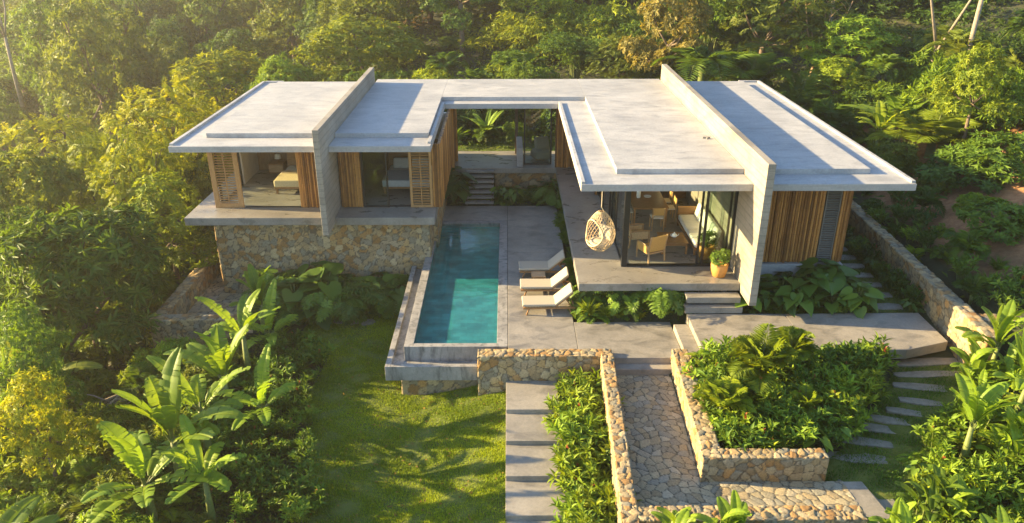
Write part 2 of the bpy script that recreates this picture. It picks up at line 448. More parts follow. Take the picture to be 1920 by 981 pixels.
def grid_box(x0, x1, y0, y1, z0, z1, res, bottom=False):
    """surface of a box as a fine quad net with shared corner points"""
    nx, ny, nz = (max(1, int(round((b - a) / res))) for a, b in ((x0, x1), (y0, y1), (z0, z1)))
    idx = {}; V = []; Nn = []; Q = []
    X = np.linspace(x0, x1, nx + 1); Y = np.linspace(y0, y1, ny + 1); Z = np.linspace(z0, z1, nz + 1)
    def face(A, B, fn, n, flip):
        ids = np.empty((A + 1, B + 1), int)
        for a in range(A + 1):
            for b_ in range(B + 1):
                key = fn(a, b_)
                if key not in idx:
                    idx[key] = len(V); V.append((X[key[0]], Y[key[1]], Z[key[2]])); Nn.append(np.zeros(3))
                ids[a, b_] = idx[key]; Nn[idx[key]] += n
        q = np.stack([ids[:-1, :-1], ids[1:, :-1], ids[1:, 1:], ids[:-1, 1:]], -1).reshape(-1, 4)
        Q.append(q[:, ::-1] if flip else q)
    face(nx, ny, lambda a, b: (a, b, nz), np.array((0, 0, 1.)), False)
    face(nx, nz, lambda a, b: (a, 0, b), np.array((0, -1., 0)), False)
    face(nx, nz, lambda a, b: (a, ny, b), np.array((0, 1., 0)), True)
    face(ny, nz, lambda a, b: (0, a, b), np.array((-1., 0, 0)), True)
    face(ny, nz, lambda a, b: (nx, a, b), np.array((1., 0, 0)), False)
    return np.array(V), np.array(Nn), np.concatenate(Q)
def stone_mesh(boxes, cell=.2, res=.035, seed=1, warp=None, depth=.024, pal=STONES):
    VV, QQ, CC = [], [], []; off = 0
    for bx in boxes:
        V, Nn, Q = grid_box(*bx, res)
        cs = np.where(np.abs(Nn[:, 2:3]) > .5, cell * .9, cell)
        wv = V + .06 * np.sin(V[:, [1, 2, 0]] * 5 + seed) + .018 * np.sin(V[:, [2, 0, 1]] * 19 + 2 * seed)
        e, i = cells(wv * (cell / cs), cell, seed)
        rise = sst(e, .0, .17)
        Nn /= np.linalg.norm(Nn, axis=1, keepdims=True)
        V = V + Nn * (depth * (rise - .55) + (_hash((i * 9999).astype(int), (i * 77).astype(int), (i * 5).astype(int), 3) - .5) * depth * .9 * rise)[:, None]
        joint = sst(e, .02, .09)[:, None]
        c = pal[(i * 997 % 1 * len(pal)).astype(int) % len(pal)] * (.8 + .4 * (i * 31 % 1))[:, None]
        col = c * joint + np.array((.12, .095, .062)) * (1 - joint)
        if warp is not None: V = warp(V)
        VV.append(V); QQ.append(Q + off); CC.append(col); off += len(V)
    return np_mesh('stone_wall', np.concatenate(VV), quads=np.concatenate(QQ), col=np.concatenate(CC), smooth=True)
def stone_wall(boxes, label, cell=.2, res=.035, seed=1, warp=None, name='stone_wall', parent=None):
    o = obj(name, stone_mesh(boxes, cell, res, seed, warp), M_STONE, parent)
    if parent is None: tag(o, label, 'wall', 'rubble stone walls of the garden')
    return o
def flag_sheet(name, poly_fn, nu, nv, cell, seed, pal=FLAGS, z=0):
    a, b = np.meshgrid(np.linspace(0, 1, nu), np.linspace(0, 1, nv), indexing='ij')
    P = poly_fn(a.ravel(), b.ravel())
    wv = P + .06 * np.sin(P[:, [1, 0, 2]] * 5 + seed)
    e, i = cells(wv, cell, seed, True)
    P = P + np.array((0, 0, 1.)) * (.014 * (sst(e, .02, .16) - 1) + .006 * (i - .5))[:, None]
    joint = sst(e, .03, .10)[:, None]
    c = pal[(i * 997 % 1 * len(pal)).astype(int) % len(pal)] * (.82 + .32 * (i * 31 % 1))[:, None]
    col = c * joint + np.array((.06, .055, .04)) * (1 - joint)
    ids = np.arange(nu * nv).reshape(nu, nv)
    Q = np.stack([ids[:-1, :-1], ids[1:, :-1], ids[1:, 1:], ids[:-1, 1:]], -1).reshape(-1, 4)
    return np_mesh(name, P, quads=Q, col=col, smooth=True)
def bilin(p00, p10, p11, p01, z):
    p = [np.array(q, float) for q in (p00, p10, p11, p01)]
    def f(a, b):
        a = a[:, None]; b = b[:, None]
        q = p[0] * (1 - a) * (1 - b) + p[1] * a * (1 - b) + p[2] * a * b + p[3] * (1 - a) * b
        return np.concatenate([q, np.full((len(q), 1), z)], 1)
    return f

# ------------------------------------------------------------------ ground, lawn, decks
def axis(*segs):
    out = []
    for a, b, s in segs: out += list(np.arange(a, b, s))
    return np.array(out + [segs[-1][1]])
gx = axis((-128, -40, 4), (-40, -14, 1), (-14, 16, .25), (16, 40, 1), (40, 120, 4))
gy = axis((-14, 6, 4), (6, 37, .25), (37, 70, 1), (70, 184, 3))
GX, GY = np.meshgrid(gx, gy, indexing='ij')
GZ = T(GX, GY)
inside = ((GX > -10.0) & (GX < -3.3) & (GY > 26) & (GY < 33)) | ((GX > 3.2) & (GX < 10.4) & (GY > 26) & (GY < 32.5)) | ((GX > -2.75) & (GX < 1.9) & (GY > 18.6) & (GY < 30.2))
GZ = np.where(inside, np.minimum(GZ, -1.6), GZ)
ids = np.arange(GX.size).reshape(GX.shape)
Q = np.stack([ids[:-1, :-1], ids[1:, :-1], ids[1:, 1:], ids[:-1, 1:]], -1).reshape(-1, 4)
def earth(x, y):
    n = .5 + .5 * np.sin(x * 1.7 + 2 * np.sin(y * .9)) * np.cos(y * 1.3 + x * .4)
    a = sst(x, 13.7, 14.6) * (1 - sst(x, 20.5, 23.5)) * sst(y, 19.5, 22) * (1 - sst(y, 36, 40))
    return np.clip(a * (.55 + .8 * n), 0, 1)
tag(obj('ground', np_mesh('ground', np.stack([GX, GY, GZ], -1).reshape(-1, 3), quads=Q, tint=earth(GX, GY).ravel(), smooth=True), M_GROUND), kind='structure')

def inpoly(x, y, poly):
    r = np.zeros(x.shape, bool); n = len(poly)
    for i in range(n):
        (x0, y0), (x1, y1) = poly[i], poly[(i + 1) % n]
        c = ((y0 > y) != (y1 > y)) & (x < (x1 - x0) * (y - y0) / (y1 - y0 + 1e-12) + x0)
        r ^= c
    return r
LAWN = [(-4.3, 9.5), (-4.55, 13), (-5.1, 16), (-5.7, 18.2), (-5.6, 20), (-6.9, 22.0), (-6.5, 23.2), (-5.2, 23.6), (-4.2, 24.4), (-3.55, 25), (-3.0, 25), (-3.0, 18.5), (-.82, 18.5), (-.82, 18.0), (-.04, 18.0), (-.04, 9.5)]
LAWN2 = [(7.1, 11), (7.05, 14.0), (8.0, 14.7), (9.3, 16.2), (10.2, 17.3), (10.6, 17.95), (12.3, 17.95), (12.4, 17), (11.5, 15.8), (10.2, 14.6), (9.4, 13.6), (9.2, 12), (9.2, 11)]
GARDEN = [(-6, 35.2), (-6, 42), (4, 42), (4, 35.2)]
SIDE = [(10.9, 20.2), (10.7, 28), (12.6, 28), (12.6, 20.2)]
def turf(name, poly, step=.12):
    px = [p[0] for p in poly]; py = [p[1] for p in poly]
    xs = np.arange(min(px), max(px) + step, step); ys = np.arange(min(py), max(py) + step, step)
    X, Y = np.meshgrid(xs, ys, indexing='ij'); I = np.arange(X.size).reshape(X.shape)
    cxm = (X[:-1, :-1] + X[1:, 1:]) / 2; cym = (Y[:-1, :-1] + Y[1:, 1:]) / 2
    k = inpoly(cxm, cym, poly)
    Q = np.stack([I[:-1, :-1], I[1:, :-1], I[1:, 1:], I[:-1, 1:]], -1)[k]
    Z = T(X, Y) + .03 + .018 * np.sin(X * 5 + 1.7 * np.sin(Y * 3)) * np.cos(Y * 6)
    tag(obj(name, np_mesh(name, np.stack([X, Y, Z], -1).reshape(-1, 3), quads=Q, smooth=True), M_LAWN), kind='structure')
turf('lawn', LAWN); turf('lawn', LAWN2); turf('lawn', GARDEN, .4); turf('lawn', SIDE, .2)
def blades(poly, n, L, name, col):
    px = [p[0] for p in poly]; py = [p[1] for p in poly]
    x = rng.uniform(min(px), max(px), n); y = rng.uniform(min(py), max(py), n)
    k = inpoly(x, y, poly) & (rng.random(n) < .35 + 1.1 * (.5 + .5 * np.sin(x * 3.1 + 2.3 * np.sin(y * 2.1)) * np.cos(y * 3.7 + np.sin(x * 1.9)))); x, y = x[k], y[k]; n = len(x)
    z = T(x, y) + .02
    a = rng.uniform(0, 2 * np.pi, n); l = L * rng.uniform(.5, 1.3, n) * (.55 + .6 * (.5 + .5 * np.sin(x * 2.3 + 2 * np.sin(y * 1.7)) * np.cos(y * 2.9)))
    w = .012; lean = rng.uniform(.2, .9, n)
    B = np.stack([x, y, z], 1); s = np.stack([np.cos(a), np.sin(a), 0 * a], 1); d = np.stack([-np.sin(a) * lean, np.cos(a) * lean, np.ones(n)], 1)
    d /= np.linalg.norm(d, axis=1, keepdims=True)
    V = np.stack([B - s * w, B + s * w, B + d * l[:, None]], 1).reshape(-1, 3)
    tint = np.repeat(np.clip(rng.normal(.5, .2, n) + .3 * np.sin(x * 1.1 + y * .7) * np.sin(y * 1.9), 0, 1), 3)
    o = obj(name, np_mesh(name, V, tris=np.arange(len(V)).reshape(-1, 3), tint=tint), M_GRASS); o.color = (*col, 1)
    tag(o, kind='stuff')
blades(LAWN, 480000, .065, 'grass', (.125, .165, .014))
blades(LAWN2, 70000, .07, 'grass', (.05, .10, .014))
blades(GARDEN, 30000, .12, 'grass', (.05, .09, .014))
blades(SIDE, 20000, .08, 'grass', (.04, .075, .012))

def slab(name, poly, z0, z1, m, bevel=.012):
    return tag(MB().prism(poly, z0, z1).build(name, m, None, bevel), kind='structure')
# pool deck cast in bays with open joints
for x0, x1, y0, y1 in ((.008, 1.97, 18.42, 22.1), (.008, 1.97, 22.112, 25.5), (.008, 2.05, 25.512, 30.42), (1.982, 4.86, 18.16, 20.22), (-2.72, -.004, 28.72, 30.42)):
    slab('pool_deck', [(x0, y0), (x1, y0), (x1, y1), (x0, y1)], -.24, 0, M_DECK, .008)
slab('entrance_patio', [(5.3, 17.93), (8.2, 17.93), (8.2, 20.06), (5.3, 20.06)], .06, .35, M_PATIO)
slab('entrance_patio', [(8.206, 17.93), (10.85, 17.95), (12.2, 18.4), (12.2, 20.1), (8.206, 20.06)], .06, .35, M_PATIO)
slab('entrance_patio', [(4.87, 18.05), (5.296, 18.05), (5.296, 19.75), (4.87, 19.75)], -.2, .175, M_PATIO)
# two steps down from the deck and the crazy-paved garden path
slab('garden_step', [(2.95, 17.86), (4.5, 17.86), (4.5, 18.155), (2.95, 18.155)], -.5, -.18, M_DECK)
PX = (bilin((2.98, 17.85), (4.45, 17.85), (4.27, 13.5), (2.75, 13.5), -.36), bilin((2.72, 13.5), (7.42, 13.5), (7.52, 12.05), (2.70, 12.05), -.362))
tag(obj('garden_path', flag_sheet('garden_path', PX[0], 60, 170, .225, 11), M_STONE), kind='structure')
tag(obj('garden_path', flag_sheet('garden_path', PX[1], 180, 58, .225, 11), M_STONE), kind='structure')
slab('garden_path', [(7.44, 12.1), (8.05, 12.2), (7.86, 13.5), (7.4, 13.5)], -.55, -.37, M_PATIO)

# ------------------------------------------------------------------ swimming pool
P0 = thing('swimming_pool', 'long teal swimming pool with raised concrete rim and overflow channel', 'pool', (-1.5, 23.5, 0))
def under(o, root):
    o.parent = root; o.matrix_parent_inverse = Matrix.Translation(root.location).inverted(); return o
b = MB()
b.box(-2.94, -2.68, 18.8, 28.7, -.95, 0); b.box(-.31, -.004, 18.8, 28.7, -1.0, -.001); b.box(-2.68, -.31, 18.8, 19.0, -1.0, -.002); b.box(-2.68, -.31, 28.45, 28.7, -1.0, -.002)
under(b.build('coping', M_GUTTER, None, .008), P0)
b = MB(); b.box(-2.678, -.312, 19.002, 28.448, -.5, -.27)  # floor raised to shape the light: low sun reaches it past a shadow strip
for i in range(3): b.box(-2.676, -1.9, 28.446 - .32 * (i + 1), 28.446 - .32 * i, -.268, -.11 - .05 * i)
under(b.build('basin', M_POOL, None), P0)
b = MB(); 
b.add([(-2.677, 19.003, -.275), (-2.677, 28.447, -.275), (-2.677, 28.447, -.045), (-2.677, 19.003, -.045)], [(0, 1, 2, 3)])
b.add([(-.313, 19.003, -.275), (-.313, 28.447, -.275), (-.313, 28.447, -.045), (-.313, 19.003, -.045)], [(3, 2, 1, 0)])
b.add([(-2.677, 19.003, -.275), (-.313, 19.003, -.275), (-.313, 19.003, -.045), (-2.677, 19.003, -.045)], [(3, 2, 1, 0)])
b.add([(-2.677, 28.447, -.275), (-.313, 28.447, -.275), (-.313, 28.447, -.17), (-2.677, 28.447, -.17)], [(0, 1, 2, 3)])
under(b.build('side_tiling', M_POOL, None), P0)
b = MB(); b.add([(-2.679, 19.001, -.05), (-.311, 19.001, -.05), (-.311, 28.449, -.05), (-2.679, 28.449, -.05)], [(0, 1, 2, 3)])
under(b.build('pool_water', M_WATER, None), P0)
b = MB(); b.box(-3.43, -3.27, 18.3, 26.5, -.8, -.35); b.box(-3.27, -.86, 18.3, 18.46, -.801, -.351); b.box(-3.27, -2.945, 18.46, 26.5, -.7, -.47); b.box(-2.945, -.86, 18.46, 18.795, -.7, -.471)
under(b.build('overflow_channel', M_GUTTER, None, .008), P0)
under(stone_wall([(-3.04, -.86, 18.55, 18.78, -1.75, -.81), (-3.04, -2.9, 18.78, 26.5, -1.7, -.72)], '', .26, .05, 7, name='stone_footing', parent=P0), P0)

# ------------------------------------------------------------------ villa
V = thing('villa', 'flat roofed concrete and bamboo villa with two tall fin walls above a stone base', 'house', (0, 28, 0))
def vb(b, name, m, parent=None, bevel=0, **k):
    o = b.build(name, m, None, bevel, **k)
    if parent is None: return under(o, V)
    o.parent = parent; return o
# roofs: thin overhanging slab (4.0-4.2) and a raised deck on it; curbs on the side edges
def roof(boxes, raised, curbs, label=None):
    b = MB()
    for q in boxes: b.box(*q, 4.0, 4.2)
    r = vb(b, 'roof_slab', M_FASCIA, None, .008)
    b = MB()
    for q in raised: b.box(*q, 4.198, 4.36)
    o = b.build('roof_deck', M_ROOF, None, .01); o.parent = r
    b = MB()
    for q in boxes: b.box(q[0] + .012, q[1] - .012, q[2] + .012, q[3] - .012, 4.19, 4.204)
    o = b.build('roof_screed', M_ROOF); o.parent = r
    b = MB()
    for q in curbs: b.box(*q, 4.195, 4.275)
    o = b.build('roof_curb', M_ROOF, None, .008); o.parent = r
    return r
roof([(-11.15, -6.105, 24.6, 35.4)], [(-10.28, -6.107, 25.7, 34.75)], [(-11.145, -11.02, 24.7, 35.3), (-11.02, -10.2, 35.27, 35.39)])
r = roof([(-5.895, -2.53, 24.6, 35.4), (-2.528, 2.078, 30.9, 35.4), (2.08, 6.945, 20.57, 35.4)],
     [(-5.893, -2.68, 25.7, 35.3), (-2.678, 3.198, 31.48, 35.3), (3.2, 6.943, 21.54, 35.3)],
     [(2.085, 2.2, 20.62, 30.95), (-2.66, -2.54, 24.9, 30.9)])
b = MB().box(6.5, 6.75, 24.9, 24.95, 4.362, 4.42).box(6.62, 6.66, 24.8, 24.9, 4.362, 4.41); o = b.build('drain_box', M_GUTTER); o.parent = r
roof([(7.175, 11.57, 20.57, 35.4)], [(7.177, 10.64, 21.52, 34.75)], [(11.44, 11.565, 20.65, 35.35), (10.6, 11.44, 35.27, 35.39)])
for x0, x1, y0, y1, z0, z1 in ((-6.1, -5.9, 23.5, 34.6, 1.48, 5.02), (6.95, 7.17, 19.62, 35.0, .84, 5.08)):
    vb(MB().box(x0, x1, y0, y1, z0, z1), 'fin_wall', M_FIN, None, .012)
# floors
vb(MB().box(-11.07, -6.105, 24.62, 34.6, 1.41, 1.68).box(-5.895, -2.5, 24.62, 34.6, 1.41, 1.681), 'floor_slab', M_FLOOR, None, .01)
vb(MB().box(2.12, 6.945, 20.57, 32.2, .86, 1.1).box(-2.6, 6.945, 32.202, 34.9, .861, 1.099), 'floor_slab', M_FLOOR, None, .01)
vb(MB().box(7.172, 10.55, 21.9, 34.5, .4, 1.12), 'plinth', M_FASCIA, None, .02)
vb(MB().box(2.5, 6.9, 21.6, 32.0, -.4, .858), 'foundation', M_PLASTER)
under(stone_wall([(-10.3, -2.75, 25.1, 26.6, -2.2, 1.405), (-3.2, -2.6, 26.6, 32.4, -1.3, 1.405)], '', .215, .04, 21, name='stone_base', parent=V), V)
under(stone_wall([(-.55, 2.2, 32.3, 32.7, -.1, .855)], '', .3, .06, 23, name='stone_base', parent=V), V)
# bamboo screens: whole canes side by side
def canes(p, q, z0, z1, rmin=.022, rmax=.04, jut=0.03, name='bamboo_screen', parent=None, back=True):
    b = MB(); p = Vector(p); q = Vector(q); d = q - p; L = d.length; d.normalize(); nrm = Vector((-d.y, d.x)); s = 0
    while s < L - rmin:
        rr = min(random.uniform(rmin, rmax), (L - s) / 2)
        c = p + d * (s + rr) + nrm * random.uniform(-.012, .012); s += 2 * rr + .002
        b.tint = random.random()
        lean = random.uniform(-.008, .008)
        zt = z1 - random.uniform(0, jut) * .2; zb = z0 + random.uniform(0, jut)
        b.tube([(c.x, c.y, zb), (c.x + lean, c.y, (zb + zt) / 2), (c.x, c.y, zt)], [rr, rr * .96, rr * .93], 8)
    if back:
        b.tint = .0; a = p + nrm * .05; e = q + nrm * .05; w = nrm * .015
        b.prism([(a.x - w.x, a.y - w.y), (e.x - w.x, e.y - w.y), (e.x + w.x, e.y + w.y), (a.x + w.x, a.y + w.y)], z0 + .01, z1 - .005)
    return vb(b, name, M_BAMBOO, parent, 0, smooth=False)
LF, LZ, RZ, TOP = 25.66, 1.685, 1.105, 3.998
canes((-7.32, LF), (-6.1, LF), LZ, TOP); canes((-5.86, LF), (-5.1, LF), LZ, TOP)
canes((-2.62, LF), (-2.34, LF), LZ, TOP); canes((-2.34, LF), (-2.34, 31.6), LZ, TOP, .03, .05, .01)
canes((-2.6, 33.2), (-2.2, 33.2), RZ, TOP); canes((-2.34, 31.7), (-2.34, 33.1), RZ, TOP, .03, .05)
canes((2.07, 32.22), (3.5, 32.22), RZ, TOP, .025, .045); canes((3.5, 28.6), (3.5, 32.2), RZ, TOP)
canes((7.18, 22.05), (9.72, 22.05), 1.125, TOP, .028, .05, .06); canes((10.22, 22.05), (10.5, 22.05), 1.125, TOP, .035, .05)
canes((10.5, 22.06), (10.5, 34.4), 1.125, TOP, .05, .06)
# louvred shutters: stiles and rails with tilted slats
def shutter(x0, x1, y, z0, z1, n, m=M_SHUTTER, fr=.09, mid=False):
    f = MB().box(x0, x0 + fr, y, y + .06, z0, z1).box(x1 - fr, x1, y, y + .06, z0, z1).box(x0 + fr, x1 - fr, y + .003, y + .057, z0, z0 + fr).box(x0 + fr, x1 - fr, y + .003, y + .057, z1 - .07, z1)
    if mid: f.box((x0 + x1) / 2 - .02, (x0 + x1) / 2 + .02, y + .02, y + .05, z0 + fr, z1 - .07)
    o = vb(f, 'louvred_shutter', m, None, .004)
    s = MB(); h = (z1 - z0 - fr - .07) / n
    for i in range(n):
        z = z0 + fr + h * (i + .5)
        s.obox(((x0 + x1) / 2, y + .03, z + random.uniform(-.004, .004)), (x1 - x0 - 2 * fr + .01, .06, .018), Matrix.Rotation(R(28), 3, 'X'))
    t = s.build('slats', m); t.parent = o
    return o
shutter(-10.33, -9.32, LF - .03, LZ, TOP, 22, fr=.17, mid=True)
vb(MB().box(-10.36, -10.28, LF + .04, LF + .3, LZ, TOP), 'corner_post', M_SHUTTER, None, .005)
shutter(-3.42, -2.63, LF - .03, LZ, TOP, 22, fr=.09, mid=True)
shutter(9.74, 10.2, 22.05, 1.125, TOP, 36, plain('grey_slats', (.16, .15, .13), .6), .03)
# glazing: metal frames with panes
def pane(p, q, z0, z1, fr=.05, name='sliding_glass_door', glass=True):
    p, q = Vector((*p, 0)), Vector((*q, 0)); d = (q - p).normalized(); f = MB()
    for c in (p + d * fr / 2, q - d * fr / 2): f.bar((c.x, c.y, z0), (c.x, c.y, z1), fr, fr, (d.x, d.y, 0))
    for z in (z0 + fr / 2, z1 - fr / 2): f.bar((p.x + d.x * fr, p.y + d.y * fr, z), (q.x - d.x * fr, q.y - d.y * fr, z), fr * .8, fr)
    o = vb(f, name, M_METAL)
    if glass:
        nn = Vector((-d.y, d.x, 0)) * .006; a, e = p + d * fr * .9, q - d * fr * .9
        g = MB().prism([((a - nn).x, (a - nn).y), ((e - nn).x, (e - nn).y), ((e + nn).x, (e + nn).y), ((a + nn).x, (a + nn).y)], z0 + fr * .8, z1 - fr * .8).build('pane', M_GLASS); g.parent = o
    return o
pane((-10.2, LF + .3), (-10.2, LF + 2.6), LZ, TOP, .07); 
pane((-5.08, LF + .02), (-4.18, LF + .02), LZ, TOP, .06)
vb(MB().box(-5.1, -2.62, LF + .06, LF + .14, LZ, LZ + .03), 'door_track', M_METAL); vb(MB().box(-9.3, -7.32, LF + .02, LF + .1, LZ, LZ + .02), 'door_track', M_METAL)
GF = 21.82
pane((6.02, GF), (6.94, GF), RZ, TOP, .075)
pane((5.9, GF + .09), (6.82, GF + .09), RZ, TOP, .06)
vb(MB().box(3.55, 3.72, GF - .04, GF + .13, RZ, TOP), 'corner_post', M_METAL, None, .005)
vb(MB().box(3.72, 6.02, GF - .03, GF + .14, RZ, RZ + .035), 'door_track', M_METAL); vb(MB().box(3.72, 6.94, GF - .03, GF + .14, TOP - .1, TOP), 'door_track', M_METAL)
pane((3.61, GF + .14), (3.61, 23.75), RZ, TOP, .06); pane((3.66, 23.4), (3.66, 25.2), RZ, TOP, .07); pane((3.55, 25.0), (3.55, 26.9), RZ, TOP, .07); pane((3.61, 26.8), (3.61, 28.55), RZ, TOP, .06)
pane((.72, 32.75), (1.95, 32.75), RZ, TOP, .07); 
vb(MB().box(.36, .5, 34.4, 34.6, RZ, TOP), 'column', M_DARKWOOD, None, .006)
# inner walls
vb(MB().box(-10.25, -6.12, 30.2, 30.35, LZ, TOP).box(-5.86, -2.42, 30.2, 30.35, LZ, TOP), 'inner_wall', M_PLASTER)
vb(MB().box(-10.22, -8.55, 30.12, 30.19, LZ, TOP), 'panelling', M_PANEL); vb(MB().box(-5.85, -2.44, 30.12, 30.19, LZ, 2.95), 'panelling', M_PANEL)
vb(MB().box(-10.24, -10.12, 28.3, 30.18, LZ, TOP), 'inner_wall', M_PLASTER)
vb(MB().box(3.6, 6.94, 32.3, 32.42, RZ, TOP), 'inner_wall', M_PLASTER)
vb(MB().box(6.2, 6.94, 28.2, 28.32, RZ, TOP).box(6.2, 6.32, 28.32, 30.0, RZ, TOP), 'panelling', M_TEAK)
vb(MB().box(.42, .68, 32.35, 34.3, 1.102, 1.95), 'low_wall', M_FASCIA, None, .01)
vb(MB().box(7.3, 10.35, 22.2, 22.28, 1.13, TOP), 'inner_wall', M_DARKWOOD)
# floating steps from the terrace to the patio
S0 = thing('floating_steps', 'two thick concrete steps hanging below the living terrace edge', 'steps', (6.2, 20.3, .6))
under(MB().box(5.3, 6.9, 20.2, 20.566, .63, .82).build('step', M_DECK, None, .01), S0)
under(MB().box(5.25, 6.95, 20.064, 20.45, .36, .56).build('step', M_DECK, None, .01), S0)
# dark courtyard stairs
S1 = thing('courtyard_stairs', 'dark open tread stairs climbing from pool deck to the garden link', 'stairs', (-1.2, 31.3, 0))
for i in range(7):
    under(MB().box(-1.78, -.58, 30.45 + .25 * i, 30.74 + .25 * i, .08 + .15 * i - .02, .08 + .15 * i + .06).build('tread', M_DECK, None, .006), S1)
for x in (-1.72, -.64): under(MB().bar((x, 30.5, -.02), (x, 32.2, .98), .07, .14).build('stringer', M_DARKWOOD), S1)
# six wide concrete steps down the lawn edge
zs = [(-.64, 16.66, 18.02), (-.767, 15.51, 16.8), (-.885, 14.34, 15.65), (-1.03, 13.2, 14.48), (-1.155, 12.0, 13.34), (-1.28, 10.8, 12.14)]
for i, (z, a, c) in enumerate(zs):
    o = MB().box(-.05 - .003 * i, 1.35, a, c, z - .24, z).build('concrete_step', M_DECK, None, .01)
    tag(o, ('wide concrete step beside the lawn, ' + ['highest, directly under the pool wall', 'second down from the pool wall', 'third down from the pool wall', 'fourth down from the pool wall', 'fifth down, cut by the lower picture edge', 'lowest, mostly out of the picture'][i]), 'step', 'concrete steps along the lawn')

# ------------------------------------------------------------------ stone walls of the garden
stone_wall([(-.82, 2.86, 18.03, 18.41, -1.6, .14)], 'rubble wall holding up the pool deck above the lawn and top step', .21, .028, 31)
def lean_path(V):   # path walls run a little out of square
    V = V.copy(); V[:, 0] += (V[:, 1] - 18.2) * .045; return V
stone_wall([(2.55, 2.88, 11.3, 18.02, -1.5, .22)], 'long rubble wall between the leafy bed and the crazy paved path', .2, .028, 32, lean_path)
stone_wall([(4.5, 4.92, 13.83, 18.15, -.6, .28), (4.925, 5.25, 17.65, 17.92, -.2, .281)], 'rubble wall on the right of the crazy paved path', .2, .028, 33, lean_path)
stone_wall([(4.27, 7.02, 13.5, 13.83, -.6, .279)], 'short rubble wall facing us in front of the fern bed', .21, .025, 34)
stone_wall([(2.235, 7.1, 11.68, 12.08, -1.3, .22)], 'lowest rubble wall along the bottom edge of the picture', .2, .025, 35)
def run(p, q, h0, h1, base):
    def f(V):
        t = V[:, 1]; V = V.copy()
        p_, q_ = np.array(p), np.array(q); d = (q_ - p_) / np.linalg.norm(q_ - p_); n = np.array((-d[1], d[0]))
        xy = p_ + d * t[:, None] + n * V[:, :1]
        top = h0 + (h1 - h0) * t / np.linalg.norm(q_ - p_)
        return np.concatenate([xy, (V[:, 2:] + top[:, None])], 1)
    return f
L = math.hypot(.3, 12.3)
stone_wall([(-.2, .2, 0, 12.4, -1.7, 0)], 'boundary rubble wall running back beside the right wing', .24, .045, 36, run((12.62, 17.2), (13.0, 29.6), 1.15, 1.3, 0))
stone_wall([(12.9, 19.0, 18.15, 18.55, .2, 1.12)], 'rubble wall at the right picture edge below the slope', .24, .05, 37)
stone_wall([(-11.5, -11.1, 22.15, 29.5, -2.9, -.7)], 'long left rubble wall catching the sun beside the sunken court', .22, .045, 38)
stone_wall([(-11.52, -8.6, 21.74, 22.14, -2.9, -.71)], 'low rubble wall closing the sunken court below the left wing', .22, .04, 39)
tag(obj('sunken_court', flag_sheet('sunken_court', bilin((-11.1, 22.14), (-8.4, 22.14), (-10.2, 29.5), (-11.1, 29.5), -1.42), 50, 100, .3, 12), M_STONE), kind='structure')
# stepping stones
def stone(name, x, y, z, a, w, d, label, group):
    b = MB(); n = 10; poly = []
    for k in range(n):
        t = 2 * math.pi * k / n; cx_, sy_ = math.cos(t), math.sin(t)
        r_ = 1 / max(abs(cx_), abs(sy_)) ** .8
        poly.append((cx_ * r_ * w / 2 * random.uniform(.93, 1.04), sy_ * r_ * d / 2 * random.uniform(.9, 1.06)))
    b.prism(poly, -.08, .04); o = b.build(name, M_STEP, None, .012)
    o.location = (x, y, z); o.rotation_euler = (0, 0, a)
    return tag(o, label, 'stepping stone', group)
ST = [(1735, 682, 100, 20, 4), (1742, 705, 105, 16, 2), (1738, 730, 95, 18, -10), (1727, 757, 62, 16, -14), (1703, 777, 62, 16, -18), (1672, 792, 70, 18, -18), (1640, 806, 80, 20, -18), (1612, 830, 90, 20, -14), (1606, 862, 85, 24, -8)]
ordn = ['nearest the patio', 'second below the patio', 'third below the patio', 'fourth below the patio', 'fifth below the patio', 'sixth below the patio', 'third above the path end', 'second above the path end', 'first above the path end']
for i, (u, v, w, h, a) in enumerate(ST):
    p = ground(u, v); sc = np.linalg.norm(p - np.array([0, 0, CAMZ])) / FPX
    stone('stepping_stone', p[0], p[1], p[2] + .03, R(a), w * sc * 1.15, h * sc * 1.15, 'long stepping stone in the curving grass path, ' + ordn[i], 'stepping stones on the right lawn')
for i, (u, v, w, h, a) in enumerate([(1612, 932, 56, 66, 14), (1652, 942, 50, 40, 12)]):
    p = ground(u, v); sc = np.linalg.norm(p - np.array([0, 0, CAMZ])) / FPX
    stone('stepping_stone', p[0], p[1], p[2] + .03, R(a), w * sc * .8, h * sc * 1.5, ['broad stepping slab just right of the path end', 'half hidden stepping slab beyond the path end'][i], 'stepping stones on the right lawn')
for i in range(9):
    y = 20.55 + .72 * i
    stone('stepping_stone', 11.45 + .02 * i, y, float(T(11.45, y)) + .03, 0, .95, .4, 'pale stepping slab beside the right wing, number counted back from the patio: ' + ['first', 'second', 'third', 'fourth', 'fifth', 'sixth', 'seventh', 'eighth', 'ninth'][i], 'stepping slabs beside the right wing')
for i, (u, v) in enumerate([(640, 604), (664, 606), (690, 607), (610, 602)]):
    p = ground(u, v); stone('stepping_stone', p[0], p[1], p[2] + .03, .3 * i, .5, .4, 'small stepping stone set in the lawn by the plinth plants, ' + ['second from left', 'third from left', 'rightmost', 'leftmost'][i], 'stepping stones at the lawn head')

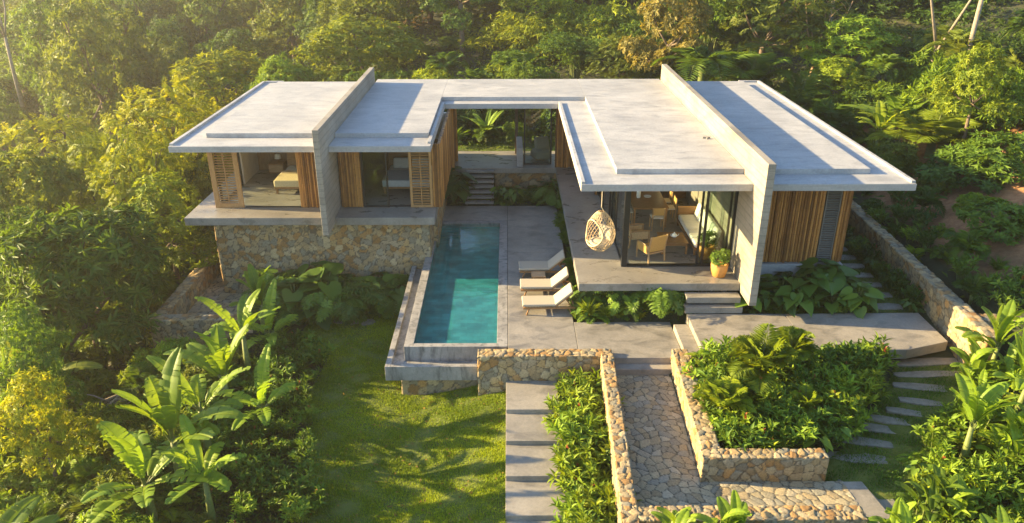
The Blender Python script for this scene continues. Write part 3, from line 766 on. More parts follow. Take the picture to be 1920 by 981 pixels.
# ------------------------------------------------------------------ furniture
def lounger():
    t = thing('sun_lounger', '', 'sun lounger', (0, 0, 0), 0, 'sun loungers beside the pool')
    # foot at x=0, head at x=1.9, width along y
    f = MB()
    for y in (-.33, .33):
        f.bar((.0, y, .26), (1.85, y, .26), .05, .06)
        f.bar((1.15, y * .93, .30), (1.74, y * .93, .80), .045, .05)
    for x in (.05, .6, 1.15, 1.8): f.bar((x, -.31, .255), (x, .31, .255), .05, .04)
    for k in range(11): f.bar((.1 + k * .1, -.3, .292), (.1 + k * .1, .3, .292), .06, .015)
    f.bar((1.74, -.3, .80), (1.74, .3, .80), .05, .05)
    for y in (-.27, .27): f.bar((1.5, y, .58), (1.72, y, .27), .035, .04)
    f.build('frame', M_TEAK, t, .004)
    for x, dx in ((.22, -.1), (1.62, .12)):
        for y in (-.33, .33): MB().bar((x, y, .25), (x + dx, y, 0), .05, .045).build('leg', M_TEAK, t, .004)
    c = MB().box(-.02, 1.16, -.33, .33, .31, .40); c.build('seat_cushion', M_CANVAS, t, .03, seg=3, smooth=False)
    m = Matrix.Rotation(-math.atan2(.5, .59), 3, 'Y')
    MB().obox((1.445, 0, .615), (.80, .66, .085), m).build('back_cushion', M_CANVAS, t, .03, seg=3)
    return t
L0 = lounger()
for i, (x, y, rz, lb) in enumerate(((.46, 20.98, .03, 'beige cushioned teak lounger nearest the camera, beside the spiky grasses'), (.42, 22.22, .0, 'beige cushioned teak lounger in the middle of the row'), (.40, 23.62, .0, 'beige cushioned teak lounger farthest from the camera, with the small table at its side'))):
    o = L0 if i == 0 else copy_tree(L0)
    o.location = (x, y, .002); o.rotation_euler = (0, 0, rz); o['label'] = lb; o.scale = (.86, .95, .88)
t = thing('side_table', 'small slatted wooden cube table between two loungers', 'side table', (1.02, 22.98, .002))
MB().box(-.23, .23, -.2, .2, .26, .30).build('table_top', M_TEAKLIGHT, t, .004)
for x in (-.2, .2):
    for y in (-.17, .17): MB().box(x - .02, x + .02, y - .02, y + .02, 0, .258).build('leg', M_TEAK, t)
MB().box(-.18, .18, -.15, .15, .1, .12).build('shelf', M_TEAK, t)

# hanging egg chair
t = thing('hanging_chair', 'egg shaped woven rattan swing chair hanging at the terrace corner', 'hanging chair', (2.86, 21.9, 1.1))
Hc, Rc = .98, .46
def egg(a, h):     # a angle, h 0..1
    r_ = Rc * math.sin(math.pi * (h ** .82)) ** .62
    return Vector((r_ * math.cos(a), r_ * math.sin(a) * .9, -.02 + .62 + h * 1.35 - .1))
opening = Vector((-.88, -.52, 0)).normalized()
def cut(p):
    q = Vector((p.x, p.y, 0))
    if q.length < 1e-4: return False
    hz = (p.z - 1.16) / .42
    return q.normalized().dot(opening) > .45 + .5 * hz * hz and abs(hz) < 1
b = MB()
for fam in (1, -1):
    for k in range(22):
        seg = []
        for j in range(33):
            h = .03 + .94 * j / 32; p = egg(2 * math.pi * k / 22 + fam * 2.2 * h, h)
            if cut(p):
                if len(seg) > 1: b.tube(seg, .009, 4, False)
                seg = []
            else: seg.append(p)
        if len(seg) > 1: b.tube(seg, .009, 4, False)
for h in (.1, .2, .3):
    seg = [egg(2 * math.pi * k / 28, h) for k in range(29)]; b.tube(seg, .012, 5, False)
b.build('woven_shell', M_RATTAN, t, 0, smooth=True)
rim = []
for k in range(41):
    a = 2 * math.pi * k / 40; hz = math.sin(a)
    lim = .45 + .5 * hz * hz
    base = math.atan2(opening.y, opening.x); da = math.acos(min(1, lim)) * (1 if math.cos(a) >= 0 else -1)
    da = math.acos(min(1, .45)) * math.cos(a)
    h = (1.16 + .42 * hz - .5) / 1.35
    rim.append(egg(base + da, min(.97, max(.03, h))) * 1.0)
MB().tube(rim, .026, 7, False).build('rim', M_RATTAN, t, 0, smooth=True)
for a in (0.5, 2.1, 4.0): pass
MB().lathe([(.02, 0), (.3, .02), (.36, .08), (.34, .14), (.02, .16)], (.03, .03, .70), 20).build('seat_cushion', M_CANVAS, t, 0, smooth=True)
MB().obox((.2, .2, 1.02), (.5, .13, .5), Matrix.Rotation(R(-45), 3, 'Z')).build('back_cushion', M_CANVAS, t, .05, seg=3)
MB().tube([egg(0, .98), (0, 0, 1.95), (0, 0, 2.9)], .014, 6).build('rope', M_ROPE, t, 0)

# living room
def armchair(loc, rz, label, m):
    t = thing('armchair', label, 'armchair', loc, rz, 'wooden armchairs in the living room')
    for x in (-.3, .3):
        MB().bar((x, -.32, 0), (x, -.30, .56), .045).build('leg', M_TEAKLIGHT, t, .006); MB().bar((x, .36, 0), (x, .30, .5), .045).build('leg', M_TEAKLIGHT, t, .006)
        MB().tube([(x, -.34, .57), (x * 1.06, -.1, .6), (x * 1.04, .2, .585), (x, .34, .55)], .024, 7).build('armrest', M_TEAKLIGHT, t, 0, smooth=True)
        MB().box(x - .008, x + .008, -.28, .28, .3, .55).build('side_panel', m, t)
    MB().box(-.29, .29, -.3, .32, .30, .35).build('seat_frame', M_TEAKLIGHT, t, .006)
    MB().box(-.27, .27, -.28, .28, .35, .43).build('seat_cushion', m, t, .025, seg=3)
    MB().obox((0, .34, .64), (.6, .05, .56), Matrix.Rotation(R(-14), 3, 'X')).build('backrest', m, t, .012)
    for x in (-.3, .3): MB().bar((x, .29, .36), (x, .42, .94), .045).build('back_post', M_TEAKLIGHT, t, .006)
    return t
armchair((4.56, 22.42, RZ), R(205), 'armchair with its bright ochre woven back turned to us', M_CANE)
armchair((4.3, 23.6, RZ), R(100), 'cane armchair with woven side panels at the left glass wall', M_RATTAN)
t = thing('coffee_table', 'low square teak table between armchairs and sofa', 'coffee table', (5.4, 23.2, RZ))
MB().box(-.43, .43, -.48, .48, .36, .40).build('table_top', M_TEAK, t, .008)
MB().box(-.39, .39, -.43, .43, .29, .358).build('apron', M_TEAK, t)
for x in (-.38, .38):
    for y in (-.43, .43): MB().box(x - .03, x + .03, y - .03, y + .03, 0, .29).build('leg', M_TEAK, t, .004)
t = thing('teapot', 'white porcelain teapot on the low table', 'teapot', (5.46, 23.22, RZ + .402))
p = MB().lathe([(.05, 0), (.085, .03), (.095, .07), (.07, .12), (.03, .14)], (0, 0, 0), 20).build('pot', M_PORCELAIN, t, 0, smooth=True)
MB().lathe([(.035, .138), (.03, .15), (.012, .16), (.018, .18), (.004, .19)], (0, 0, 0), 14).build('lid', M_PORCELAIN, t, 0, smooth=True)
MB().tube([(.08, 0, .05), (.13, 0, .08), (.15, 0, .13)], [.018, .014, .009], 8).build('spout', M_PORCELAIN, t, 0, smooth=True)
MB().tube([(-.06, 0, .12), (-.12, 0, .11), (-.13, 0, .06), (-.085, 0, .04)], .008, 6).build('handle', M_PORCELAIN, t, 0, smooth=True)
tag(MB().lathe([(.02, 0), (.038, .02), (.045, .055), (.04, .055), (.03, .02)], (0, 0, 0), 16).build('tea_cup', M_PORCELAIN, None, 0, smooth=True), 'small white cup left of the teapot', 'cup').location = (5.22, 23.2, RZ + .402)
t = thing('sofa', 'long low sofa with cream cushions against the concrete fin wall', 'sofa', (6.42, 24.0, RZ))
MB().box(-.42, .46, -1.35, 1.35, .16, .24).build('frame', M_TEAK, t, .008)
for x in (-.38, .42):
    for y in (-1.3, 1.3): MB().box(x - .03, x + .03, y - .03, y + .03, 0, .16).build('leg', M_TEAK, t)
for k in range(2): MB().box(-.4, .2, -1.32 + 1.32 * k, -.005 + 1.32 * k, .24, .42).build('seat_cushion', M_LINEN, t, .05, seg=3)
for k in range(3): MB().obox((.3, -.88 + .88 * k, .62), (.2, .86, .5), Matrix.Rotation(R(-14), 3, 'Y').inverted()).build('back_cushion', M_LINEN, t, .07, seg=4)
MB().box(-.4, .4, 1.36, 1.44, .16, .68).build('armrest', M_TEAK, t, .01)
t = thing('dining_table', 'rectangular teak dining table in the back of the living room', 'dining table', (5.0, 26.05, RZ))
MB().box(-.62, .62, -1.0, 1.0, .72, .76).build('table_top', M_TEAK, t, .006)
for x in (-.55, .55):
    for y in (-.92, .92): MB().box(x - .035, x + .035, y - .035, y + .035, 0, .72).build('leg', M_TEAK, t)
MB().box(-.5, .5, -.86, .86, .64, .718).build('apron', M_TEAK, t)
def dchair(loc, rz, label):
    t = thing('dining_chair', label, 'dining chair', loc, rz, 'dining chairs around the table')
    for x in (-.2, .2):
        MB().bar((x, -.2, 0), (x, -.2, .44), .04).build('leg', M_TEAKLIGHT, t); MB().bar((x, .22, 0), (x, .25, .86), .04).build('leg', M_TEAKLIGHT, t)
    MB().box(-.22, .22, -.22, .22, .44, .48).build('seat', M_LINEN, t, .01)
    MB().box(-.2, .2, .225, .255, .58, .84).build('backrest', M_CANE, t, .006)
    return t
dchair((5.22, 25.0, RZ), R(180), 'dining chair at the near end of the table, seen from behind')
dchair((4.22, 25.6, RZ), R(90), 'dining chair on the left side of the table, nearer one')
dchair((4.22, 26.45, RZ), R(92), 'dining chair on the left side of the table, farther one')
dchair((5.78, 25.9, RZ), R(-90), 'dining chair on the right side of the table, nearer one')
dchair((5.78, 26.65, RZ), R(-90), 'dining chair on the right side of the table, farther one')
tag(MB().lathe([(.06, 0), (.075, .02), (.075, .24), (.06, .28), (.055, .27), (.065, .22)], (0, 0, 0), 18).build('glass_jug', M_PORCELAIN, None, 0, smooth=True), 'pale jug standing on the dining table', 'jug').location = (4.72, 26.1, RZ + .762)
tag(MB().lathe([(.05, 0), (.12, .02), (.14, .05), (.13, .05), (.05, .025)], (0, 0, 0), 18).build('serving_dish', M_PORCELAIN, None, 0, smooth=True), 'shallow white dish beside the jug on the dining table', 'dish').location = (5.05, 26.15, RZ + .762)
t = thing('wall_console', 'white rounded console hanging at the dark end of the living room', 'console', (6.0, 28.0, RZ))
MB().box(-.15, .19, -.5, .15, .95, 1.5).build('cabinet', M_PORCELAIN, t, .06, seg=4); MB().box(-.1, .15, -.4, .1, 0, .95).build('pedestal', M_DARKWOOD, t)

def bed(loc, label, w, cover, npil):
    t = thing('bed', label, 'bed', loc)
    MB().box(-w / 2, w / 2, -1.0, 1.05, .2, .32).build('bed_frame', M_TEAK, t, .01)
    for x in (-w / 2 + .06, w / 2 - .06):
        for y in (-.93, .98): MB().box(x - .035, x + .035, y - .035, y + .035, 0, .2).build('leg', M_TEAK, t)
    MB().box(-w / 2 - .02, w / 2 + .02, 1.05, 1.13, .2, 1.25).build('headboard', M_TEAK, t, .01)
    MB().box(-w / 2 + .03, w / 2 - .03, -.97, 1.03, .322, .5).build('mattress', M_LINEN, t, .05, seg=3)
    MB().box(-w / 2 - .015, w / 2 + .015, -1.03, .28, .27, .535).build('blanket', cover, t, .05, seg=3)
    for k in range(npil):
        x = (k - (npil - 1) / 2) * .72
        o = MB().obox((x, .78, .66), (.66, .18, .42), Matrix.Rotation(R(-32), 3, 'X')).build('pillow', M_LINEN, t, .08, seg=4, smooth=True)
    return t
bed((-7.75, 28.1, LZ), 'bed with sunlit straw coloured cover in the left bedroom', 1.75, M_COVER, 1)
bed((-3.75, 28.1, LZ), 'bed with grey cover in the shaded bedroom right of the fin', 1.75, M_LINENGREY, 2)
t = thing('bedside_lamp', 'small white lamp beside the bed in the left bedroom', 'lamp', (-9.12, 29.55, LZ + .5))
MB().lathe([(.07, 0), (.07, .015), (.012, .03), (.012, .16)], n=12).build('lamp_base', M_TEAK, t); MB().lathe([(.13, .15), (.10, .32), (.08, .33), (.02, .34)], n=18).build('lamp_shade', M_SHADE, t, 0, smooth=True)
t = thing('nightstand', 'low wooden nightstand under the white lamp', 'nightstand', (-9.12, 29.55, LZ))
MB().box(-.35, .25, -.25, .25, .1, .498).build('cabinet', M_TEAK, t, .008); MB().box(-.32, .22, -.262, -.25, .16, .44).build('drawer', M_TEAKLIGHT, t, .004)
t = thing('lounge_chair', 'slouchy beige lounge chair behind the glass of the garden link', 'chair', (1.5, 33.5, RZ), R(20))
MB().obox((0, 0, .26), (.75, .75, .4)).build('seat', M_CANVAS, t, .12, seg=4, smooth=True); MB().obox((.15, .22, .6), (.7, .22, .75), Matrix.Rotation(R(-18), 3, 'X')).build('backrest', M_CANVAS, t, .1, seg=4, smooth=True)

# ------------------------------------------------------------------ foliage builder
LEAF2 = (np.array([(0, 0, 0), (.42, .5, .07), (1, 0, -.12), (.42, -.5, .07)]), np.array([(0, 2, 1), (0, 3, 2)]))
LANCE = (np.array([(0, 0, 0), (.35, 0, .05), (.7, 0, -.01), (1, 0, -.18), (.35, .5, .10), (.7, .36, .04), (.35, -.5, .10), (.7, -.36, .04)]),
         np.array([(0, 1, 4), (0, 6, 1), (1, 2, 5), (1, 5, 4), (1, 6, 7), (1, 7, 2), (2, 3, 5), (2, 7, 3)]))
def _heart():
    t = np.array([(0.02, 0), (-.14, .22), (-.10, .42), (.10, .52), (.35, .47), (.62, .30), (.85, .12), (1, 0)])
    pts = [(0.05, 0, 0)] + [(u, w_, .10 * w_ * 2 - .16 * max(0, u) ** 2) for u, w_ in t[1:-1]] + [(1, 0, -.2)] + [(u, -w_, .10 * w_ * 2 - .16 * max(0, u) ** 2) for u, w_ in t[1:-1][::-1]]
    mid = [(.3, 0, -.03), (.65, 0, -.09)]
    V = np.array(pts + mid); n = len(pts); a, b = n, n + 1
    F = [(0, a, 1), (0, n - 1, a)]
    L_ = list(range(1, 8)); 
    for i in (1, 2, 3): F += [(i, a, i + 1)]
    F += [(4, a, b), (4, b, 5), (5, b, 6), (6, b, 7)]
    r_ = [n - i for i in range(1, 7)]
    for i in (0, 1, 2): F += [(r_[i + 1], a, r_[i])]
    F += [(r_[3], b, a), (r_[4], b, r_[3]), (r_[5], b, r_[4]), (7, b, r_[5])]
    return V, np.array(F)
HEART = _heart()
def nrm(v): return v / np.maximum(np.linalg.norm(v, axis=-1, keepdims=True), 1e-9)
class Fol:
    def __init__(s): s.V = []; s.F = []; s.T = []; s.n = 0
    def raw(s, V, F, t):
        s.V.append(V); s.F.append(np.asarray(F) + s.n); s.T.append(np.broadcast_to(t, (len(V),))); s.n += len(V)
    def leaves(s, P, D, U, L, Wd, tm=LEAF2, t=None):
        P = np.atleast_2d(P).astype(float); n = len(P)
        D = nrm(np.broadcast_to(D, (n, 3)).astype(float)); U = np.broadcast_to(U, (n, 3)).astype(float)
        L = np.broadcast_to(L, (n,)); Wd = np.broadcast_to(Wd, (n,))
        S = nrm(np.cross(U, D)); Nn = np.cross(D, S); tv, tf = tm
        V = P[:, None] + tv[None, :, 0:1] * (D * L[:, None])[:, None] + tv[None, :, 1:2] * (S * Wd[:, None])[:, None] + tv[None, :, 2:3] * (Nn * L[:, None])[:, None]
        F = tf[None] + (np.arange(n) * len(tv))[:, None, None]
        if t is None: t = np.clip(rng.normal(.5, .18, n), 0, 1)
        t = np.broadcast_to(t, (n,))
        s.raw(V.reshape(-1, 3), F.reshape(-1, 3), np.repeat(t, len(tv)))
    def mesh(s, name): return np_mesh(name, np.concatenate(s.V), tris=np.concatenate(s.F), tint=np.concatenate(s.T), smooth=False)
def rv(n): return nrm(rng.normal(size=(n, 3)))
def whorls(f, P, A, k, L, Wd, lo=45, hi=95, tm=LEAF2, tv=.14):
    """a rosette of k leaves at each twig tip P about axis A"""
    n = len(P); A = nrm(A)
    X = nrm(np.cross(A, rv(n))); Y = np.cross(A, X)
    a = (np.arange(k) * 2.4)[None] + rng.uniform(0, 6.28, (n, 1)) + rng.normal(0, .2, (n, k))
    th = np.radians(rng.uniform(lo, hi, (n, k)))
    D = (A[:, None] * np.cos(th)[..., None] + (X[:, None] * np.cos(a)[..., None] + Y[:, None] * np.sin(a)[..., None]) * np.sin(th)[..., None])
    D[..., 2] -= .18
    Pp = P[:, None] + .08 * L * rng.normal(size=(n, k, 3))
    tt = np.clip(rng.normal(.5, tv, (n, 1)) + rng.normal(0, .1, (n, k)), 0, 1)
    f.leaves(Pp.reshape(-1, 3), D.reshape(-1, 3), np.repeat(A, k, 0) + .3 * rv(n * k), L * rng.uniform(.7, 1.2, n * k), Wd * rng.uniform(.8, 1.2, n * k), tm, tt.ravel())
def lobed(lobes, n, up=.25, deep=.25):
    """points on and just under the outside of a set of lobes (centre, radii)"""
    out = []; ax = []
    vol = np.array([r[0] * r[1] + r[1] * r[2] + r[0] * r[2] for c, r in lobes]); vol = vol / vol.sum()
    for (c, r), w in zip(lobes, vol):
        m = int(n * w * 1.9); d = rv(m); d = d[(d[:, 2] > -.55)]; m = len(d)
        q = 1 - deep * rng.random(m) ** 2
        clump = 1 + .13 * np.sin(d[:, 0] * 7 + c[0] * 5) * np.sin(d[:, 1] * 7 + c[1] * 3) + .09 * np.sin(d[:, 2] * 11 + c[2])
        p = np.array(c) + d * np.array(r) * (q * clump)[:, None]
        keep = np.ones(m, bool)
        for c2, r2 in lobes:
            if c2 is c: continue
            keep &= (((p - np.array(c2)) / np.array(r2)) ** 2).sum(1) > .72
        out.append(p[keep]); ax.append(nrm(d[keep] / np.array(r) * min(r) + np.array((0, 0, up)) + .35 * rv(keep.sum())))
    return np.concatenate(out), np.concatenate(ax)
def dome(Rw, z0, z1, n, seed, flat=.75, spread=.70):
    q = np.random.default_rng(seed); lb = [((0, 0, z0 + (z1 - z0) * .58), (Rw * .55, Rw * .55, (z1 - z0) * .42))]
    for i in range(n):
        a = i * 2.4 + q.uniform(-.4, .4); h = q.uniform(.1, .95); rr = Rw * spread * math.sqrt(max(.05, 1 - (h - .35) ** 2 * 1.6)) * q.uniform(.75, 1.12)
        s = Rw * q.uniform(.25, .40) * (1.1 - .3 * h)
        lb.append(((rr * math.cos(a), rr * math.sin(a), z0 + (z1 - z0) * h * .92), (s, s, s * flat)))
    return lb
def limbs(lobes, base, fork, r0, n=6, top=None):
    """tapered trunk with curved limbs out to the lobes"""
    b = MB(); ft = Vector(fork)
    b.tube([base, (base[0] * .6 + ft.x * .4 + .05, base[1] * .6 + ft.y * .4, base[2] + (ft.z - base[2]) * .45), ft], [r0 * 1.25, r0, r0 * .82], 9)
    for c, r in lobes[:n]:
        c = Vector(c) * 1.0; m = ft.lerp(c, .5) + Vector((0, 0, -.12 * (c - ft).length + random.uniform(-.1, .1)))
        b.tube([ft - Vector((0, 0, .1)), m, c], [r0 * .55, r0 * .38, r0 * .14], 6)
        for k in range(3):
            e = c + Vector((random.uniform(-1, 1) * r[0], random.uniform(-1, 1) * r[1], random.uniform(-.3, .9) * r[2])) * .85
            b.tube([m.lerp(c, .6 + .1 * k), c.lerp(e, .5) + Vector((0, 0, .1)), e], [r0 * .2, r0 * .13, r0 * .05], 5)
    return b
PROTO = bpy.data.collections.new('kinds')   # one of each kind; unlinked ones are never shown
def kind(name, cat, parts):
    """parts: (part name, mesh, material). Returns a root that place() copies"""
    root = bpy.data.objects.new(name, None); root['category'] = cat; root.empty_display_size = .2
    ch = []
    for pn, me, m in parts:
        if not me.materials: me.materials.append(m)
        ch.append((pn, me))
    return (name, cat, ch)
def mb_mesh(b, smooth=True):
    me = bpy.data.meshes.new('wood'); me.from_pydata(b.v, [], b.f)
    a = me.attributes.new('tint', 'FLOAT', 'POINT'); a.data.foreach_set('value', b.t)
    if smooth: me.shade_smooth()
    return me
KEYS = ('crown', 'foliage', 'leaves', 'fronds')
_first = {}
def place(k, x, y, z=None, s=1.0, rz=None, label='', group=None, col=(.08, .11, .02), sz=None, tilt=0):
    """the first of a kind is built from its meshes; every later one copies it with its parts"""
    name, cat, ch = k
    if id(k) not in _first:
        o = bpy.data.objects.new(name, None); C.objects.link(o); o.empty_display_size = .2
        for pn, me in ch:
            p = bpy.data.objects.new(pn, me); C.objects.link(p); p.parent = o
        _first[id(k)] = o
    else: o = copy_tree(_first[id(k)])
    for key in ('label', 'group'):
        if key in o: del o[key]
    o.location = (x, y, float(T(x, y)) - .04 if z is None else z)
    o.rotation_euler = (tilt * random.uniform(-1, 1), tilt * random.uniform(-1, 1), random.uniform(0, 6.28) if rz is None else rz)
    o.scale = (s, s, s if sz is None else sz)
    tag(o, label, cat, group)
    for c in o.children:
        if c.name.split('.')[0] in KEYS: c.color = (*col, 1)
    return o

# ------------------------------------------------------------------ kinds of trees and plants
def broad_tree(seed, Rw=3.4, z0=1.6, z1=8.0, nl=17, nw=1150, k=11, L=.34, Wd=.105, lo=40, hi=95, bark=M_BARK, r0=.17, tm=LEAF2, name='broadleaf_tree', flat=.75):
    lb = dome(Rw, z0, z1, nl, seed, flat); f = Fol()
    P, A = lobed(lb, nw); whorls(f, P, A, k, L, Wd, lo, hi, tm)
    return kind(name, 'tree', [('crown', f.mesh('crown'), M_LEAF), ('trunk', mb_mesh(limbs(lb[1:], (0, 0, -.4), (.1, .05, z0 + .25 * (z1 - z0)), r0, 8)), bark)])
def feathery_tree(seed, Rw=3.6, z0=2.0, z1=7.5, nl=13, ns=800, bark=M_BARK, name='feathery_tree', L=.62):
    """layers of pinnate sprays"""
    lb = dome(Rw, z0, z1, nl, seed, .42, .7); f = Fol()
    P, A = lobed(lb, ns, .5, .35); n = len(P)
    D = nrm(A * np.array((1, 1, .25)) + .5 * rv(n)); S = nrm(np.cross(A, D)); m = 9
    u = np.linspace(.12, 1, m)
    tt = np.clip(rng.normal(.5, .16, n), 0, 1)
    for sgn in (-1, 1):
        B = P[:, None] + D[:, None] * (u * L)[None, :, None] + np.array((0, 0, -1.)) * (u ** 2 * .22 * L)[None, :, None]
        DD = (S * sgn)[:, None] + .45 * D[:, None] + rng.normal(0, .12, (n, m, 3)) + np.array((0, 0, -.15))
        f.leaves(B.reshape(-1, 3), DD.reshape(-1, 3), np.repeat(A, m, 0), np.tile(.26 * np.sin(.5 + 2.4 * u), n) * .95, .075, LEAF2, np.repeat(tt, m))
    return kind(name, 'tree', [('crown', f.mesh('crown'), M_LEAF), ('trunk', mb_mesh(limbs(lb[1:], (0, 0, -.4), (.15, 0, z0 + .2 * (z1 - z0)), .15, 9)), bark)])
def plume_tree(seed, Rw=3.0, H=8, na=26, per=95):
    """arching bamboo plumes hung with drooping leaves"""
    q = np.random.default_rng(seed); f = Fol(); b = MB()
    for i in range(na):
        a = i * 2.4 + q.uniform(-.3, .3); out = Rw * q.uniform(.25, 1.0); h = H * q.uniform(.55, 1.0)
        u = np.linspace(0, 1, 9); r_ = out * u ** 2.2; z = h * (np.sin(u * 1.95) / math.sin(1.57)) 
        pts = np.stack([.25 * math.cos(a) + r_ * math.cos(a), .25 * math.sin(a) + r_ * math.sin(a), z], 1)
        b.tube(pts, list(.035 * (1 - .8 * u) + .004), 5, False)
        w = np.sqrt(q.uniform(.12, 1, per)); ip = np.stack([np.interp(w, u, pts[:, j]) for j in range(3)], 1)
        ip += rng.normal(0, 1, (per, 3)) * (np.array((.34, .34, .26)) * (.4 + .8 * w[:, None]))
        D = rv(per) * .6 + np.array((math.cos(a) * .5, math.sin(a) * .5, -.75))
        whorls(f, ip, D, 5, .34, .06, 10, 60)
    return kind('bamboo_clump', 'bamboo', [('crown', f.mesh('crown'), M_LEAF), ('trunk', mb_mesh(b), M_STEM)])
def forest_tree(seed, Rw, z0, z1, nl, n, L, flat=.8):
    lb = dome(Rw, z0, z1, nl, seed, flat, .74); f = Fol()
    P, A = lobed(lb, n, .3, .3); whorls(f, P, A, 7, L, L * .36, 40, 95)
    # creepers hanging down the sides
    return kind('forest_tree', 'tree', [('crown', f.mesh('crown'), M_LEAF), ('trunk', mb_mesh(limbs(lb[1:], (0, 0, -1), (.1, 0, z0 + .3 * (z1 - z0)), .2, 5)), M_BARK)])
def bare_tree(seed, H=9, r0=.16, fork=.55, nb=5, leaves=60, spread=2.2, bark=M_PALEBARK, name='pale_trunk_tree'):
    q = random.Random(seed); b = MB(); f = Fol(); tips = []
    top = Vector((q.uniform(-.4, .4), q.uniform(-.3, .3), H * fork))
    b.tube([(0, 0, -.5), (top.x * .3 + .1, top.y * .3, H * fork * .5), top], [r0 * 1.3, r0, r0 * .85], 10)
    for i in range(nb):
        a = i * 2.4 + q.uniform(-.5, .5); e = top + Vector((math.cos(a) * spread * q.uniform(.5, 1), math.sin(a) * spread * q.uniform(.5, 1), H * (1 - fork) * q.uniform(.7, 1)))
        m = top.lerp(e, .5) + Vector((math.cos(a) * .25, math.sin(a) * .25, -.2))
        b.tube([top - Vector((0, 0, .15)), m, e], [r0 * .65, r0 * .42, r0 * .2], 7)
        for j in range(5):
            s_ = m.lerp(e, .15 + .17 * j); t_ = s_ + Vector((q.uniform(-1, 1), q.uniform(-1, 1), q.uniform(.1, 1))) * spread * .5
            b.tube([s_, s_.lerp(t_, .5) + Vector((0, 0, .12)), t_], [r0 * .25, r0 * .16, r0 * .06], 5); tips.append(t_)
    for t_ in tips:
        m = max(2, leaves // 6); P = np.array(t_) + rng.normal(0, .38, (m, 3)); whorls(f, P, nrm(rng.normal(0, .5, (m, 3)) + np.array((0, 0, .8))), 9, .36, .09)
    return kind(name, 'tree', [('crown', f.mesh('crown'), M_LEAF), ('trunk', mb_mesh(b), bark)])
def frond(f, base, a, L, rise, droop, m=22, ll=.3, lw=.045, t=.5, stem=None, up=.0):
    u = np.linspace(0.04, 1, m); ca, sa = math.cos(a), math.sin(a)
    r_ = L * (u * math.cos(rise) * (1 - .12 * u)); z = L * (u * math.sin(rise) - droop * u ** 2)
    P = np.array(base) + np.stack([r_ * ca, r_ * sa, z], 1)
    D = nrm(np.gradient(P, axis=0)); S = np.array((-sa, ca, 0)); U_ = nrm(np.cross(D, S)); U_ = U_ * np.sign(U_[:, 2:3] + 1e-6)
    prof = np.sin(np.clip(.35 + 2.75 * u, 0, 3.05)) ** .8
    for sg in (-1, 1):
        DD = S * sg + .55 * D + U_ * (.12 + up) + rng.normal(0, .06, (m, 3)) - np.array((0, 0, .12))
        f.leaves(P, DD, U_, ll * prof + .02, lw, LEAF2, np.clip(t + rng.normal(0, .06, m), 0, 1))
    if stem is not None: stem.tube([P[0], P[m // 3], P[2 * m // 3], P[-1]], [.016, .012, .008, .003], 4, False)
def fern(seed, n=15, L=1.1, ll=.2, lw=.035, trunk=0., name='fern', rise=(35, 75), droop=(.5, .8), m=22):
    q = random.Random(seed); f = Fol(); b = MB()
    for i in range(n):
        frond(f, (0, 0, trunk), i * 2.4 + q.uniform(-.2, .2), L * q.uniform(.7, 1.1), R(q.uniform(*rise)), q.uniform(*droop), m, ll, lw, q.uniform(.3, .75), b)
    if trunk > 0: b.tube([(0, 0, -.2), (0, 0, trunk + .05)], [.09, .07], 8)
    return kind(name, 'fern' if 'fern' in name else 'palm', [('fronds', f.mesh('fronds'), M_LEAF), ('stem', mb_mesh(b), M_STEM)])
def palm(seed, H=1.2, n=14, L=2.0):
    return fern(seed, n, L, .48, .05, H, 'palm', (40, 85), (.45, .9), 26)
def banana_blade(f, base, a, L, Wd, rise, droop, t, tear):
    m = 15; u = np.linspace(0, 1, m + 1); ca, sa = math.cos(a), math.sin(a)
    th = rise - droop * u ** 1.4; du = 1 / m
    r_ = np.concatenate([[0], np.cumsum(np.cos(th[:-1]) * du)]) * L; z = np.concatenate([[0], np.cumsum(np.sin(th[:-1]) * du)]) * L
    P = np.array(base) + np.stack([r_ * ca, r_ * sa, z], 1)
    S = np.array((-sa, ca, 0)); D = nrm(np.gradient(P, axis=0)); U_ = np.cross(D, S); U_ = U_ * np.sign((U_ @ np.array((0, 0, 1.)))[:, None] + 1e-6)
    w = Wd * .5 * np.clip(np.sin(np.pi * np.clip(u * .93 + .035, 0, 1)), 0, 1) ** .55
    V, F, Tn = [], [], []
    for sg in (-1, 1):
        sag = .28 + .12 * random.random()
        for i in range(m):
            torn = random.random() < tear
            g = .20 if torn else 0.0; dz = random.uniform(-.9, .2) if torn else random.uniform(-.06, .06)
            for (p0, p1, k0, k1) in ((P[i], P[i + 1], i, i + 1),):
                e0 = p0 + (S * sg * math.cos(sag) + U_[k0] * (math.sin(sag) * .55 + dz * .4)) * w[k0] + (p1 - p0) * g * 1.2
                e1 = p1 + (S * sg * math.cos(sag) + U_[k1] * (math.sin(sag) * .55 + dz * .4)) * w[k1] - (p1 - p0) * g * .6
                h0 = (p0 + e0) / 2 + U_[k0] * .03 * Wd * 2; h1 = (p1 + e1) / 2 + U_[k1] * .03 * Wd * 2
                n0 = len(V); V += [p0, p1, h1, h0, e1, e0]
                F += [(n0, n0 + 1, n0 + 2), (n0, n0 + 2, n0 + 3), (n0 + 3, n0 + 2, n0 + 4), (n0 + 3, n0 + 4, n0 + 5)]
                k = .10 * ((i % 2) - .5); Tn += [t + k] * 6
    f.raw(np.array(V), np.array(F), np.clip(np.array(Tn), 0, 1))
    rib = P + U_ * .008; V = np.stack([rib - S * .014 * (1.1 - u)[:, None], rib + S * .014 * (1.1 - u)[:, None]], 1).reshape(-1, 3)
    F = []
    for i in range(m): F += [(2 * i, 2 * i + 1, 2 * i + 3), (2 * i, 2 * i + 3, 2 * i + 2)]
    f.raw(V, np.array(F), .95)
